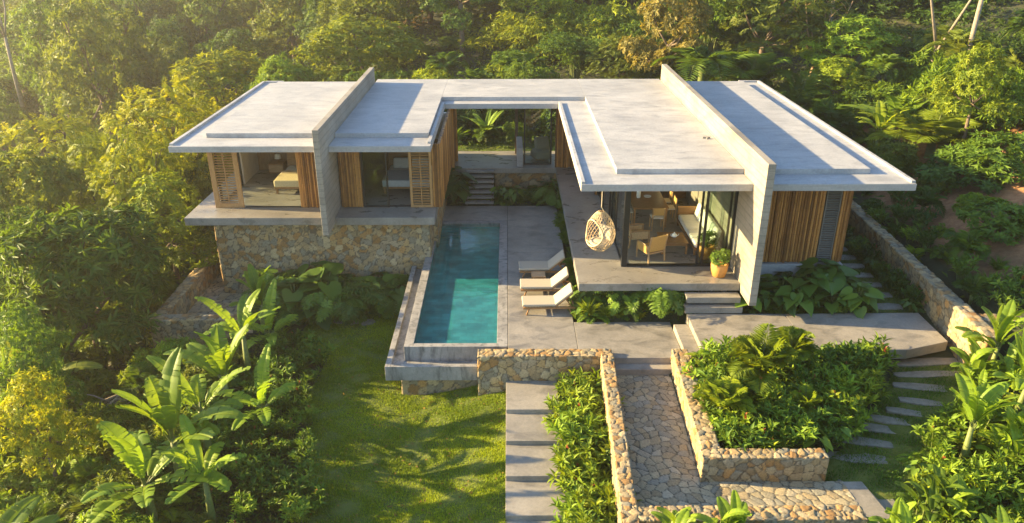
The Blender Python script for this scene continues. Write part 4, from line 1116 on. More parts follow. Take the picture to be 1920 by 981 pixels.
def banana(seed, n=9, H=1.5, L=1.7, Wd=.55, tear=.18, name='banana_plant'):
    q = random.Random(seed); f = Fol(); b = MB()
    b.tube([(0, 0, -.3), (.02, 0, H * .5), (0, .02, H)], [.13, .10, .06], 10)
    for i in range(n):
        a = i * 2.4 + q.uniform(-.25, .25); rise = R(q.uniform(18, 86)); l = L * q.uniform(.6, 1.15)
        bs = (0, 0, H * q.uniform(.9, 1.0)); pet = .28
        p1 = (pet * math.cos(a) * math.cos(rise), pet * math.sin(a) * math.cos(rise), bs[2] + pet * math.sin(rise))
        b.tube([bs, p1], [.035, .022], 6, False)
        banana_blade(f, p1, a, l, Wd * q.uniform(.8, 1.1), rise, q.uniform(.5, 1.35), q.uniform(.35, .75), tear)
    return kind(name, 'banana plant' if 'banana' in name else 'plant', [('leaves', f.mesh('leaves'), M_BANANA), ('stem', mb_mesh(b), M_STEM)])
def ginger(seed, ns=13, H=.85, L=.34, Wd=.075, flowers=2, name='ginger_shrub', spread=.5):
    """cane stems with lance leaves in two ranks and a few red flower heads"""
    q = random.Random(seed); f = Fol(); b = MB(); fl = Fol()
    for i in range(ns):
        a = i * 2.4; o = spread * math.sqrt((i + .5) / ns) * .45; lean = q.uniform(.1, .75); h = H * q.uniform(.65, 1.1)
        u = np.linspace(0, 1, 12); r_ = o + spread * lean * u ** 1.6
        P = np.stack([r_ * math.cos(a), r_ * math.sin(a), h * u - .15 * lean * u ** 2], 1)
        b.tube([P[0], P[5], P[11]], [.012, .01, .005], 4, False)
        Pl = P[3:]; m = len(Pl); T_ = nrm(np.gradient(P, axis=0))[3:]
        az = a + 1.57 + np.arange(m) * math.pi + rng.normal(0, .55, m); D = np.stack([np.cos(az), np.sin(az), .25 + .5 * np.linspace(0, 1, m)], 1) + .6 * T_
        f.leaves(Pl, D, np.array((0, 0, 1.)) + .3 * T_, L * (.75 + .35 * np.sin(np.linspace(.3, 2.8, m))), Wd, LANCE, np.clip(q.uniform(.35, .7) + rng.normal(0, .09, m), 0, 1))
        whorls(f, P[-1:] , T_[-1:], 5, L * .85, Wd, 15, 55, LANCE)
        if i < flowers:
            tip = P[-1] + np.array((0, 0, .02)); n = 26; dd = rv(n); dd[:, 2] = np.abs(dd[:, 2]) + .3
            fl.leaves(tip + np.stack([0 * dd[:, 0], 0 * dd[:, 0], np.linspace(0, .14, n)], 1), dd, np.array((0, 0, 1.)), .075, .035)
    parts = [('foliage', f.mesh('foliage'), M_LEAF), ('stem', mb_mesh(b), M_STEM)]
    if flowers: parts.append(('flower', fl.mesh('flower'), M_PETAL))
    return kind(name, 'shrub', parts)
def big_leaf(seed, n=13, H=.75, L=.55, name='elephant_ear', Wk=.9, tm=HEART, m=M_GLOSSLEAF):
    q = random.Random(seed); f = Fol(); b = MB()
    for i in range(n):
        a = i * 2.4 + q.uniform(-.3, .3); h = H * q.uniform(.45, 1.05); o = q.uniform(.12, .55) * (1.15 - .5 * h / H)
        p = np.array((o * math.cos(a), o * math.sin(a), h)); b.tube([(0, 0, -.05), (p[0] * .35, p[1] * .35, h * .6), tuple(p)], [.018, .014, .009], 5, False)
        D = np.array((math.cos(a), math.sin(a), q.uniform(-.75, .1))); U_ = np.array((-.5 * math.cos(a), -.5 * math.sin(a), 1.)) + .25 * rv(1)[0]
        l = L * q.uniform(.6, 1.1); f.leaves(p[None], D[None], U_[None], l, l * Wk, tm, q.uniform(.3, .75))
    return kind(name, 'plant', [('leaves', f.mesh('leaves'), m), ('stem', mb_mesh(b), M_STEM)])
def monstera(seed, n=12, H=.7, L=.6):
    """big leaves slit into fingers"""
    q = random.Random(seed); f = Fol(); b = MB()
    for i in range(n):
        a = i * 2.4 + q.uniform(-.3, .3); h = H * q.uniform(.4, 1.05); o = q.uniform(.15, .55); p = np.array((o * math.cos(a), o * math.sin(a), h))
        b.tube([(0, 0, -.05), (p[0] * .35, p[1] * .35, h * .6), tuple(p)], [.018, .014, .009], 5, False)
        D = nrm(np.array((math.cos(a), math.sin(a), q.uniform(-.8, 0)))); U0 = np.array((0, 0, 1.)); S = nrm(np.cross(U0, D)); U_ = np.cross(D, S)
        l = L * q.uniform(.65, 1.1); m = 8; u = np.linspace(.02, .92, m); t_ = q.uniform(.3, .7)
        P = p + D * (u * l)[:, None] - U_ * (.12 * l * u ** 2)[:, None]
        for sg in (-1, 1):
            ang = np.linspace(2.05, .35, m); DD = S * (sg * np.sin(ang))[:, None] + D * np.cos(ang)[:, None] + U_ * .12
            f.leaves(P, DD, U_, l * .52 * np.sin(.6 + 2.2 * u), l * .17, LANCE, t_)
        f.leaves(p[None], D[None], U_[None], l, l * .34, LANCE, t_)
    return kind('monstera_plant', 'plant', [('leaves', f.mesh('leaves'), M_GLOSSLEAF), ('stem', mb_mesh(b), M_STEM)])
def tuft(seed, n=90, L=.5, Wd=.022, name='grass_tuft'):
    f = Fol(); q = np.random.default_rng(seed); a = q.uniform(0, 6.28, n); lean = q.uniform(.1, 1.1, n)
    D = np.stack([np.cos(a) * lean, np.sin(a) * lean, np.ones(n)], 1); P = np.stack([np.cos(a), np.sin(a), 0 * a], 1) * q.uniform(0, .09, (n, 1))
    f.leaves(P, D, np.stack([-np.cos(a), -np.sin(a), .4 + 0 * a], 1), L * q.uniform(.5, 1.1, n), Wd, LANCE)
    return kind(name, 'plant', [('foliage', f.mesh('foliage'), M_LEAF)])
def shrub(seed, Rw=.9, H=1.1, nw=230, k=9, L=.17, Wd=.062, lo=35, hi=95, name='leafy_shrub', nl=7, tm=LEAF2):
    lb = dome(Rw, .05, H, nl, seed, .85, .6); f = Fol(); P, A = lobed(lb, nw, .4, .3); whorls(f, P, A, k, L, Wd, lo, hi, tm)
    return kind(name, 'shrub', [('foliage', f.mesh('foliage'), M_LEAF), ('stem', mb_mesh(limbs(lb[1:], (0, 0, -.1), (0, 0, .2), .035, 6)), M_BARK)])
def canna(seed, ns=7, H=1.1, L=.75, Wd=.27, name='heliconia_plant'):
    q = random.Random(seed); f = Fol(); b = MB()
    for i in range(ns):
        a = i * 2.4; o = .3 * math.sqrt(i / ns); h = H * q.uniform(.55, 1.0); x, y = o * math.cos(a), o * math.sin(a)
        b.tube([(x, y, -.05), (x * 1.3, y * 1.3, h)], [.022, .012], 5, False)
        for j in range(4):
            az = a + 3.14 * j + q.uniform(-.5, .5); bs = (x * (1 + .3 * j / 4), y * (1 + .3 * j / 4), h * (.35 + .2 * j))
            banana_blade(f, bs, az, L * q.uniform(.7, 1.1), Wd * q.uniform(.8, 1.15), R(q.uniform(35, 80)), q.uniform(.5, 1.4), q.uniform(.35, .75), .05)
    return kind(name, 'plant', [('leaves', f.mesh('leaves'), M_BANANA), ('stem', mb_mesh(b), M_STEM)])

K_MANGO = [broad_tree(i, nw=1000 + 60 * i) for i in range(3)]
K_BIGLEAF = [broad_tree(5, 3.3, 1.4, 7.4, 18, 820, 12, .52, .12, 45, 100)]
K_LOOSE = [broad_tree(20 + i, 2.4, 2.2, 6.6, 12, 620, 9, .26, .085, 45, 105, M_BARK, .11, name='slender_tree', flat=.6) for i in range(2)]
K_FEATHER = [feathery_tree(10 + i) for i in range(2)]
K_BAMBOO = [plume_tree(30 + i) for i in range(2)]
K_FOREST = [forest_tree(40, 3.4, 2, 10, 15, 1000, .34), forest_tree(41, 2.7, 2.5, 11, 16, 900, .32, .95), forest_tree(42, 4.2, 3, 9, 18, 1150, .36, .6), forest_tree(43, 3.0, 1, 8.5, 13, 900, .31)]
K_BARE = [bare_tree(50, 9.5, .14, .16, 2, 46, 2.9), bare_tree(51, 11, .14, .5, 4, 30, 2.2), bare_tree(52, 8, .1, .3, 6, 26, 2.0, plain('tan_bark', (.3, .2, .11), .85), 'multi_stem_tree')]
K_FERN = [fern(60), fern(61, 18, 1.3)]
K_TREEFERN = [fern(62, 17, 1.9, .40, .045, .5, 'tree_fern', (40, 80), (.35, .65), 38)]
K_PALM = [palm(63), palm(64, .5, 16, 1.7), palm(65, 2.4, 13, 2.1)]
K_BANANA = [banana(70, 9, 1.5, 1.65, .5, .3), banana(71, 10, 1.2, 1.8, .52, .4), banana(72, 8, 1.7, 1.55, .46, .25)]
K_GINGER = [ginger(80, flowers=1), ginger(81, 15, .95, .36, .08, 0), ginger(82, 12, .75, .32, .075, 0), ginger(83, 14, .85, .3, .09, 1)]
K_EAR = [big_leaf(90), big_leaf(91, 16, .95, .62), big_leaf(92, 14, .7, .42, 'broad_leaf_plant', .62)]
K_MONST = [monstera(93), monstera(94, 14, .8, .55)]
K_TUFT = [tuft(95), tuft(96, 120, .62, .026), tuft(97, 70, .42, .035)]
K_SHRUB = [shrub(100), shrub(101, 1.1, 1.3, 260, 9, .2, .06), shrub(102, .8, .9, 200, 10, .14, .06), shrub(103, 1.4, 1.6, 330, 10, .27, .055, 30, 80)]
K_CANNA = [canna(110), canna(111, 9, 1.3, .85, .3), canna(112, 8, .9, .6, .25)]
K_TRAV = [banana(73, 11, .9, 1.9, .42, .05, 'broad_paddle_plant')]

# ------------------------------------------------------------------ planting
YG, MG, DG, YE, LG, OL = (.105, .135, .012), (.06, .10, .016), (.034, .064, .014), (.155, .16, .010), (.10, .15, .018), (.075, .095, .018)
def tone(c):
    return 'dark' if c[1] < .07 else 'yellow green' if c[0] > .85 * c[1] or c == YG else 'bright' if c[1] > .14 else 'mid green'
_dim = {}
def dims(k):
    if id(k) not in _dim:
        def co(me):
            a = np.empty(len(me.vertices) * 3, np.float32); me.vertices.foreach_get('co', a); return a.reshape(-1, 3)
        v = np.concatenate([co(me) for pn, me in k[2] if pn in KEYS])
        _dim[id(k)] = (np.percentile(np.abs(v[:, 0]), 97) + np.percentile(np.abs(v[:, 1]), 97), np.percentile(v[:, 2], 99.5))
    return _dim[id(k)]
def stand(k, u, vtop, y, wpx, col, label, group=None, maxr=1.9, base=None, rz=None):
    """a tree whose crown tops out at photo pixel (u, vtop) when it stands y metres away"""
    p = at(u, vtop, y=y); d = float(np.dot(p - np.array([0, 0, CAMZ]), _F)); w, h = dims(k)
    g = float(T(p[0], y)) if base is None else base
    s = wpx * d / FPX / w; sz = (p[2] - g) / h
    if sz > s * maxr:  sz = s * maxr; g = p[2] - sz * h
    sz = max(sz, s * .55)
    g = p[2] - sz * h
    return place(k, p[0], y, g, s, rz, label, group, col, sz)
def spot(k, u, v, s, col, label, group=None, lift=0, rz=None, sz=None):
    p = ground(u, v); return place(k, p[0], p[1], p[2] - .03 + lift, s, rz, label, group, col, sz)

# named trees left of and behind the villa
GT = 'trees around the villa'
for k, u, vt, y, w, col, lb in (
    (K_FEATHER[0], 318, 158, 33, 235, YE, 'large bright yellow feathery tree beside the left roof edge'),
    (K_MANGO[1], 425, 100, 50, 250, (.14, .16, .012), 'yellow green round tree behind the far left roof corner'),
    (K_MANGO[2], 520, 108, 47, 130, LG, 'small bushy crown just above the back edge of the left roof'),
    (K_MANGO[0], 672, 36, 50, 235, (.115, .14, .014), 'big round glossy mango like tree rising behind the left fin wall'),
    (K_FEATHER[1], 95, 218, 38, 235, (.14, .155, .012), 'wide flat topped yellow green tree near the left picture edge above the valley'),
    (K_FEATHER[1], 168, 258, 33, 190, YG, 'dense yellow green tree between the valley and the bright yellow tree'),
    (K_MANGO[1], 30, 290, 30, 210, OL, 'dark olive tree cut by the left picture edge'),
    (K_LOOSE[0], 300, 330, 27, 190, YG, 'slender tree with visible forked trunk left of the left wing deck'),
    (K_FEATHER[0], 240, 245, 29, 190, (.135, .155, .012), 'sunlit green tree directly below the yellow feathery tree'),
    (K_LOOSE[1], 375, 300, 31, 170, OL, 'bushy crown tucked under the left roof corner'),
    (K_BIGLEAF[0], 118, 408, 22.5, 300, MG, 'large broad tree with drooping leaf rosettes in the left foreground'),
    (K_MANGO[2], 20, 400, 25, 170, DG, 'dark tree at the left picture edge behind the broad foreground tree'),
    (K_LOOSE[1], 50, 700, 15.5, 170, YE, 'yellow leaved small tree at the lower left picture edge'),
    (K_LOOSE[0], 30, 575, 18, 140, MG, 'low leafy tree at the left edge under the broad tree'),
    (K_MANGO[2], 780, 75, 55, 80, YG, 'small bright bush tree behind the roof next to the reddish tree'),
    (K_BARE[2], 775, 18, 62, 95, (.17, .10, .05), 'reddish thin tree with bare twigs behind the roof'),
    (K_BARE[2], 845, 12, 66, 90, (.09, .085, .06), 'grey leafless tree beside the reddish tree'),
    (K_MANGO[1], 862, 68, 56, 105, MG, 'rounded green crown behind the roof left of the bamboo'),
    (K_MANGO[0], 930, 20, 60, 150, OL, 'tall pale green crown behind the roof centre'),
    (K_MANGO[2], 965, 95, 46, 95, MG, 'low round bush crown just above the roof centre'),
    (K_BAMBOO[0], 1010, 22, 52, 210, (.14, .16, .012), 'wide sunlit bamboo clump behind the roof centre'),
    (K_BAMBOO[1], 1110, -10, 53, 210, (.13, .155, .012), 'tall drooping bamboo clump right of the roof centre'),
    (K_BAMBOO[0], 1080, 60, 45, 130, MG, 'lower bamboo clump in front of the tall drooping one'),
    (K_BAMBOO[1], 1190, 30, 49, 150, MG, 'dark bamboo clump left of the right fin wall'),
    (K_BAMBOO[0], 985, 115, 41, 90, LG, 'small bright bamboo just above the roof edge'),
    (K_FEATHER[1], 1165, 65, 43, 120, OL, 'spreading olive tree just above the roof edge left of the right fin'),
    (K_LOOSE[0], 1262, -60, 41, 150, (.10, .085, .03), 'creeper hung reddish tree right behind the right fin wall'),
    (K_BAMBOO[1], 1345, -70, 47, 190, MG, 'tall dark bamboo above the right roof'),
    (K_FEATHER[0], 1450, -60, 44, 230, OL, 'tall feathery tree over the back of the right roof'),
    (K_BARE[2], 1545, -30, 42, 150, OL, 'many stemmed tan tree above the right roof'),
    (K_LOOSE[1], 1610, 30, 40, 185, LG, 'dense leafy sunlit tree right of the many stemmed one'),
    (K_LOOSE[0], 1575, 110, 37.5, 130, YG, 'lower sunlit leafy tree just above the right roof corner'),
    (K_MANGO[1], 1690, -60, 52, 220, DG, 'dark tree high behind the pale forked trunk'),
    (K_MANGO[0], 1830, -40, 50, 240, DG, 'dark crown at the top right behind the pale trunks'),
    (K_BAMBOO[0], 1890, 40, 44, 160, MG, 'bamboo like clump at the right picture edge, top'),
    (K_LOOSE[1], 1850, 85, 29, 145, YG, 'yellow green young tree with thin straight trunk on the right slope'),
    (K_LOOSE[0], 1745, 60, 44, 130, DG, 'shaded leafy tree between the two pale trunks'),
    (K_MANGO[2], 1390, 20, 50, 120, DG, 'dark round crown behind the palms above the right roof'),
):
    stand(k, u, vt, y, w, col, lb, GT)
def trunk_tree(k, ub, vb, y, s, label, rz, col=MG, sz=None):
    p = at(ub, vb, y=y); return place(k, p[0], y, p[2] - .3, s, rz, label, GT, col, sz)
trunk_tree(K_BARE[0], 1748, 132, 38, .85, 'pale grey tree with thick forked trunk above the right slope', 2.6)
trunk_tree(K_BARE[1], 1800, 165, 36, .8, 'tall slim white trunked tree right of the forked one', 1.2)
trunk_tree(K_BARE[1], 1545, 120, 46, .7, 'thin pale trunk standing behind the leafy tree above the right roof', .4)

# forest across the valley and up the hill, far ones countable but alike
GF_ = 'forest trees on the hazy hillside'
random.seed(11)
def far_label(x, y, col, s):
    u = 960 + FPX * .93 * x / y
    w = 'at the left picture edge' if u < 170 else 'above the bright yellow tree' if u < 420 else 'above the left roof' if u < 690 else 'above the roof centre' if u < 1000 else 'above the right roof'
    h = 'low on' if y < 85 else 'halfway up' if y < 125 else 'high on'
    return ('broad ' if s > 1.05 else 'small ' if s < .85 else '') + ('dark' if col[1] < .07 else 'yellow green' if col[0] > .9 * col[1] or col == YG else 'pale green' if col == LG else 'mid green') + ' hazy tree ' + h + ' the forest hillside ' + w
rows = []
for Y in np.arange(60, 176, 6.2):
    half = Y * .86
    x = -half - 4
    while x < 14 + .12 * (Y - 60):
        rows.append((x + random.uniform(-1.7, 1.7), Y + random.uniform(-2.6, 2.6))); x += random.uniform(5.6, 9.0) * (1 + (Y - 60) * .004)
for x, y in rows:
    lit = random.random()
    col = random.choice((DG, MG, DG, OL, (.042, .066, .016), OL))
    s = random.uniform(.72, 1.25)
    place(random.choice(K_FOREST), x, y, None, s, None, far_label(x, y, col, s), GF_, col, s * random.uniform(.75, 1.3))
for u, vt, y, w, lb in ((70, 15, 74, 210, 'large sun struck pale yellow crown in the top left haze'), (215, 2, 88, 110, 'upright sun rimmed crown at the top left of the hillside'), (240, 45, 82, 170, 'broad sun rimmed crown below the upright one on the hillside'), (190, 110, 62, 110, 'feathery green tree standing low in the valley'), (110, 60, 70, 130, 'rounded valley tree under the pale yellow crown')):
    stand(random.choice(K_FOREST), u, vt, y, w, LG, lb, GF_)
for u, v, y, lb in ((438, 62, 90, 'white trunked bare tree on the hillside above the left roof'), (40, 190, 60, 'pale leaning dead trunk in the valley at the left'), (725, 40, 80, 'single white trunk in the dark hillside behind the mango like tree')):
    p = at(u, v, y=y); place(K_BARE[1], p[0], y, p[2], .9, None, lb, GF_, OL)
random.seed(12)
# forest behind and right of the villa
GB = 'dense woodland trees behind the villa'
def wood_label(k, x, y):
    u = 960 + FPX * .93 * x / y
    w = 'the roof centre' if u < 1150 else 'the right fin wall' if u < 1350 else 'the right roof' if u < 1560 else 'the red bank' if u < 1750 else 'the right slope'
    return k[0].replace('_', ' ') + ' packed in the ' + ('front' if y < 64 else 'middle' if y < 78 else 'back') + ' of the woodland above ' + w
for Y in np.arange(56, 96, 6):
    x = 2
    while x < Y * .72:
        k = random.choice(K_FOREST + K_BAMBOO + K_MANGO[:1]); s = random.uniform(.8, 1.15)
        place(k, x + random.uniform(-1.5, 1.5), Y + random.uniform(-2, 2), None, s, None, wood_label(k, x, Y), GB, random.choice((DG, MG, MG, OL)), s * random.uniform(.85, 1.2)); x += random.uniform(4.5, 7)
GV = 'trees in the valley on the left'
for Y in np.arange(26, 45, 4.6):
    x = -Y * .9 - 4
    while x < -17.5 - max(0, 36 - Y) * .12:
        k = random.choice(K_FEATHER + K_MANGO + K_LOOSE); s = random.uniform(.6, .85)
        g = float(T(x, Y)); top = 3.2 - .26 * max(0, -14 - x) * -.1
        c = random.choice((MG, OL, YG, YG, MG)); place(k, x, Y + random.uniform(-1.5, 1.5), min(g, .0), s, None, tone(c) + ' ' + k[0].replace('_', ' ') + (' in the near part' if Y < 38 else ' in the middle part' if Y < 48 else ' in the far part') + ' of the left valley canopy' + (', left picture edge' if x < -Y * .6 else ', toward the villa' if x > -Y * .5 else ''), GV, c, s * random.uniform(.8, 1.05)); x += random.uniform(3.6, 5.6)

# ------------------------------------------------------------------ beds
def scatter(poly, n, mind, seed):
    q = random.Random(seed); px = [p[0] for p in poly]; py = [p[1] for p in poly]; out = []
    for _ in range(n * 25):
        if len(out) >= n: break
        x, y = q.uniform(min(px), max(px)), q.uniform(min(py), max(py))
        if inpoly(np.array([x]), np.array([y]), poly)[0] and all((x - a) ** 2 + (y - b_) ** 2 > mind ** 2 for a, b_ in out): out.append((x, y))
    return out
def which(label, nm, c, size, x, y, poly):
    px = [p[0] for p in poly]; py = [p[1] for p in poly]
    a = (x - min(px)) / (max(px) - min(px)); b_ = (y - min(py)) / (max(py) - min(py))
    w = ('front' if b_ < .33 else 'rear' if b_ > .67 else 'middle'); h = ('left' if a < .33 else 'right' if a > .67 else '')
    size = 'small ' if size < .3 else 'large ' if size > .7 else ''
    bright = label.startswith(('bright', 'pale'))
    t = ('' if bright else size + tone(c) + ' ') + label.replace('@', nm) + ', ' + (w + ' ' + h).strip()
    if len(t.replace(',', '').split()) > 16: t = (tone(c) + ' ') + label.replace('@', nm) + ', ' + (w + ' ' + h).strip()
    if len(t.replace(',', '').split()) > 16: t = label.replace('@', nm) + ', ' + (w + ' ' + h).strip()
    if len(t.replace(',', '').split()) > 16: t = label.replace('@', nm)
    return t
def bed(poly, n, mind, seed, kinds, cols, smin, smax, label, group, zoff=0):
    random.seed(seed)
    for x, y in scatter(poly, n, mind, seed):
        k = random.choice(kinds); nm = k[0].replace('_', ' '); c = random.choice(cols); sv = random.uniform(smin, smax)
        place(k, x, y, float(T(x, y)) - .04 + zoff, sv, None, which(label, nm, c, (sv - smin) / (smax - smin), x, y, poly), group, c, None, .12)
random.seed(21)
# bananas of the left bed, from the sunken court down to the picture edge
for i, (u, v, s, c, lb) in enumerate((
    (498, 632, .8, LG, 'banana plant standing highest in the left bed, below the stone base'),
    (512, 672, .75, LG, 'banana plant with upright pale leaves just below the highest one'),
    (470, 712, .9, LG, 'banana plant with torn leaves left of the upright pale one'),
    (435, 790, .95, LG, 'banana plant in the middle of the left bed with long spreading leaves'),
    (500, 815, .75, LG, 'smaller banana plant on the lawn side in the middle of the left bed'),
    (395, 868, .95, LG, 'banana plant with drooping dark leaves over the red flowers'),
    (345, 925, 1.1, LG, 'big banana plant second from the bottom picture edge'),
    (290, 985, 1.0, LG, 'lowest banana plant at the bottom left picture edge'),
    (400, 985, .8, LG, 'lowest banana plant on the lawn side, cut by the bottom picture edge'))):
    spot(K_BANANA[i % 3], u, v, s, c, lb, 'banana plants in the left bed')
spot(K_BANANA[1], 262, 400, 1.1, LG, 'banana plant poking out of the trees left of the deck', 'banana plants in the left bed', lift=1.6)
spot(K_BANANA[2], 395, 478, .8, LG, 'banana plant behind the long left rubble wall', 'banana plants in the left bed')
G = 'red flowered ginger shrubs along the lawn edge'
bed([(-4.15, 10), (-4.4, 13), (-4.95, 16), (-5.6, 18.3), (-5.5, 20.2), (-6.9, 21.6), (-7.6, 20), (-7.2, 17), (-6.3, 14), (-5.7, 10)], 50, .47, 22, K_GINGER, (MG, LG, MG, MG), .5, .8, '@ with long pointed leaves along the left edge of the lawn', G)
bed([(-6, 9.5), (-7.4, 17), (-7.8, 19.6), (-9, 20.2), (-12, 20.4), (-13, 15), (-9, 9.5)], 95, .6, 23, K_SHRUB + K_FERN + K_GINGER[:2] + K_PALM[1:2], (MG, LG, OL, MG, YG), .6, .95, '@ in the thick planting between the bananas and the valley', 'thick planting left of the bananas')
bed([(-9.2, 9), (-12.2, 15), (-13, 21), (-19, 24), (-19, 14), (-13, 9)], 105, .8, 24, K_SHRUB + K_FERN[1:] + K_PALM[1:2] + K_BANANA[:1], (MG, YG, YG, OL, LG), .8, 1.35, '@ on the slope at the lower left picture edge', 'planting on the lower left slope')
bed([(-12.5, 22.5), (-12.3, 31), (-16.5, 33), (-17, 23)], 46, .8, 25, K_SHRUB + K_FERN + K_PALM[:1], (MG, LG, YG, YG), .6, 1.1, '@ growing outside the long left rubble wall', 'planting outside the left court')
# plants along the stone base
bed([(-7.8, 22.9), (-8.4, 24.9), (-3.7, 24.9), (-3.7, 23.6), (-5.2, 23.1), (-6.6, 22.9)], 46, .42, 26, K_EAR[:2] + K_MONST + K_MONST, (DG, MG, MG), .95, 1.4, '@ with broad dark leaves along the foot of the stone base', 'broad leaved plants along the stone base')
bed([(-7.4, 21.9), (-7.0, 22.7), (-5.4, 23.1), (-4.5, 23.9), (-5.0, 23.9), (-8.0, 22.9)], 14, .35, 27, K_EAR[2:] + K_GINGER[2:3] + K_TUFT, (LG, MG), .6, .85, 'pale green @ edging the lawn below the stone base', 'small plants edging the lawn head')
# courtyard
G = 'plants in the shaded courtyard bed'
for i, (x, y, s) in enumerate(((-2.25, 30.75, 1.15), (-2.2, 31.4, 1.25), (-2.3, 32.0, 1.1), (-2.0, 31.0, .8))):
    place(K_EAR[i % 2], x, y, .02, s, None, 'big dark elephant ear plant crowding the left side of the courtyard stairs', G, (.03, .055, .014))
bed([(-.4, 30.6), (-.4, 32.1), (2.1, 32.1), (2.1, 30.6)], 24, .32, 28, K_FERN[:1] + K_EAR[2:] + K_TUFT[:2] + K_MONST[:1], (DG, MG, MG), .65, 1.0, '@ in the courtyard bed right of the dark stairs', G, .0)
bed([(2.0, 20.4), (2.0, 30.4), (2.3, 30.4), (2.3, 20.4)], 46, .19, 29, K_TUFT + K_FERN[:1], (MG, LG, MG), .4, .7, '@ in the narrow planting strip under the terrace edge', 'low plants between pool deck and terrace', .03)
bed([(2.3, 20.4), (2.3, 21.4), (5.1, 21.4), (5.1, 20.45)], 22, .3, 290, K_MONST + K_FERN[:1] + K_EAR[2:], (MG, DG, MG, LG), .55, .85, '@ filling the bed under the living terrace', 'plants filling the terrace bed', .03)
# bed below the living terrace
G = 'plants under the terrace edge'
for x, y, k, s, c, lb in ((2.45, 20.45, K_TUFT[1], .95, YG, 'spiky yellow green grass tuft at the corner of the terrace bed'), (2.95, 20.4, K_TUFT[1], .75, LG, 'spiky grass tuft second from the terrace corner'), (3.35, 20.38, K_TUFT[0], .85, YG, 'spiky grass tuft with reddish tips in the terrace bed'), (3.95, 20.35, K_TUFT[2], .8, YE, 'yellow leaved croton like tuft in the terrace bed'),
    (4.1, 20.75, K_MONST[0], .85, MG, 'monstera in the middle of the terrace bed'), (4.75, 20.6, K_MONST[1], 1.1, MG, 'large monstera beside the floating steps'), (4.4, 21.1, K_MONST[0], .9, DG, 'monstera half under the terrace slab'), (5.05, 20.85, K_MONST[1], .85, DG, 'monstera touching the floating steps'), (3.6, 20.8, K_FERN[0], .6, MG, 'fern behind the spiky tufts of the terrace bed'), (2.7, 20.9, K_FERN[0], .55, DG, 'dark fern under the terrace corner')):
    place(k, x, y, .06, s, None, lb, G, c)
bed([(2.2, 20.25), (5.1, 20.25), (5.1, 20.5), (2.2, 20.5)], 16, .16, 30, K_TUFT, (MG, LG), .3, .45, 'low @ fringing the terrace bed', 'low fringe of the terrace bed', .08)
# bed in front of the right wing
bed([(7.3, 20.35), (7.3, 21.75), (10.6, 21.75), (11.0, 20.9), (10.6, 20.3)], 40, .42, 31, K_EAR, (DG, MG, (.045, .085, .016)), .75, 1.1, '@ with big dark leaves in front of the right bamboo wall', 'broad leaved plants before the right wing')
bed([(7.0, 20.15), (7.0, 20.4), (10.9, 20.4), (10.9, 20.15)], 26, .2, 32, K_TUFT + K_GINGER[2:3], (MG, LG, MG), .4, .6, 'low @ fringing the back of the patio', 'low fringe behind the patio')
bed([(12.1, 20.3), (12.1, 28), (12.6, 28), (12.5, 20.3)], 18, .4, 33, K_GINGER + K_EAR[2:], (MG, DG, DG), .45, .7, '@ along the inner side of the right boundary wall', 'plants inside the right boundary wall')
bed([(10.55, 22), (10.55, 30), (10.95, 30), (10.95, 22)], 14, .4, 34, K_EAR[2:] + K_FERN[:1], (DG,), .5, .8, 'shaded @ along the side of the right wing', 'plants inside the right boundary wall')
bed([(13.1, 18.7), (13.3, 33), (15.2, 33), (14.8, 24), (15.2, 19)], 40, .7, 35, K_GINGER + K_PALM[1:2] + K_TUFT[1:2] + K_FERN, (MG, DG, LG, MG),   .55, .9, '@ on the slope just outside the right boundary wall', 'plants outside the right boundary wall')
bed([(15, 19), (14.5, 26), (15, 33), (13, 36), (16, 40), (24, 40), (24, 20)], 30, 1.1, 36, K_SHRUB + K_TUFT[1:2] + K_FERN[:1] + K_GINGER[:1], (MG, MG, OL, LG), .5, 1.0, '@ scattered over the bare red bank on the right', 'plants scattered over the red bank')
# ginger bed by the steps
bed([(1.5, 11.3), (1.45, 14.5), (1.5, 16.8), (1.7, 17.7), (2.35, 17.7), (2.25, 14), (2.1, 11.3)], 46, .24, 37, K_GINGER[:3], (LG, YG, LG, (.10, .14, .02)), .8, 1.05, 'bright @ in the leafy bed between the concrete steps and the long rubble wall', 'bright ginger shrubs beside the steps')
# fern bed
bed([(5.0, 14.0), (4.95, 17.5), (6.0, 17.75), (9.9, 17.75), (9.2, 16.4), (8.2, 15.0), (7.2, 14.2)], 88, .36, 38, K_GINGER + K_EAR[2:], (MG, LG, MG, YG), .65, .95, '@ filling the raised bed behind the short rubble wall', 'shrubs in the fern bed', .1)
for u, v, s, lb in ((1415, 765, 1.1, 'largest golden green tree fern in the raised bed'), (1345, 815, .75, 'tree fern near the corner of the path wall'), (1500, 810, .5, 'smaller tree fern right of the largest one'), (1475, 720, .8, 'tree fern at the back of the raised bed')):
    spot(K_TREEFERN[0], u, v, s, (.125, .16, .014), lb, 'tree ferns in the raised bed', .45)
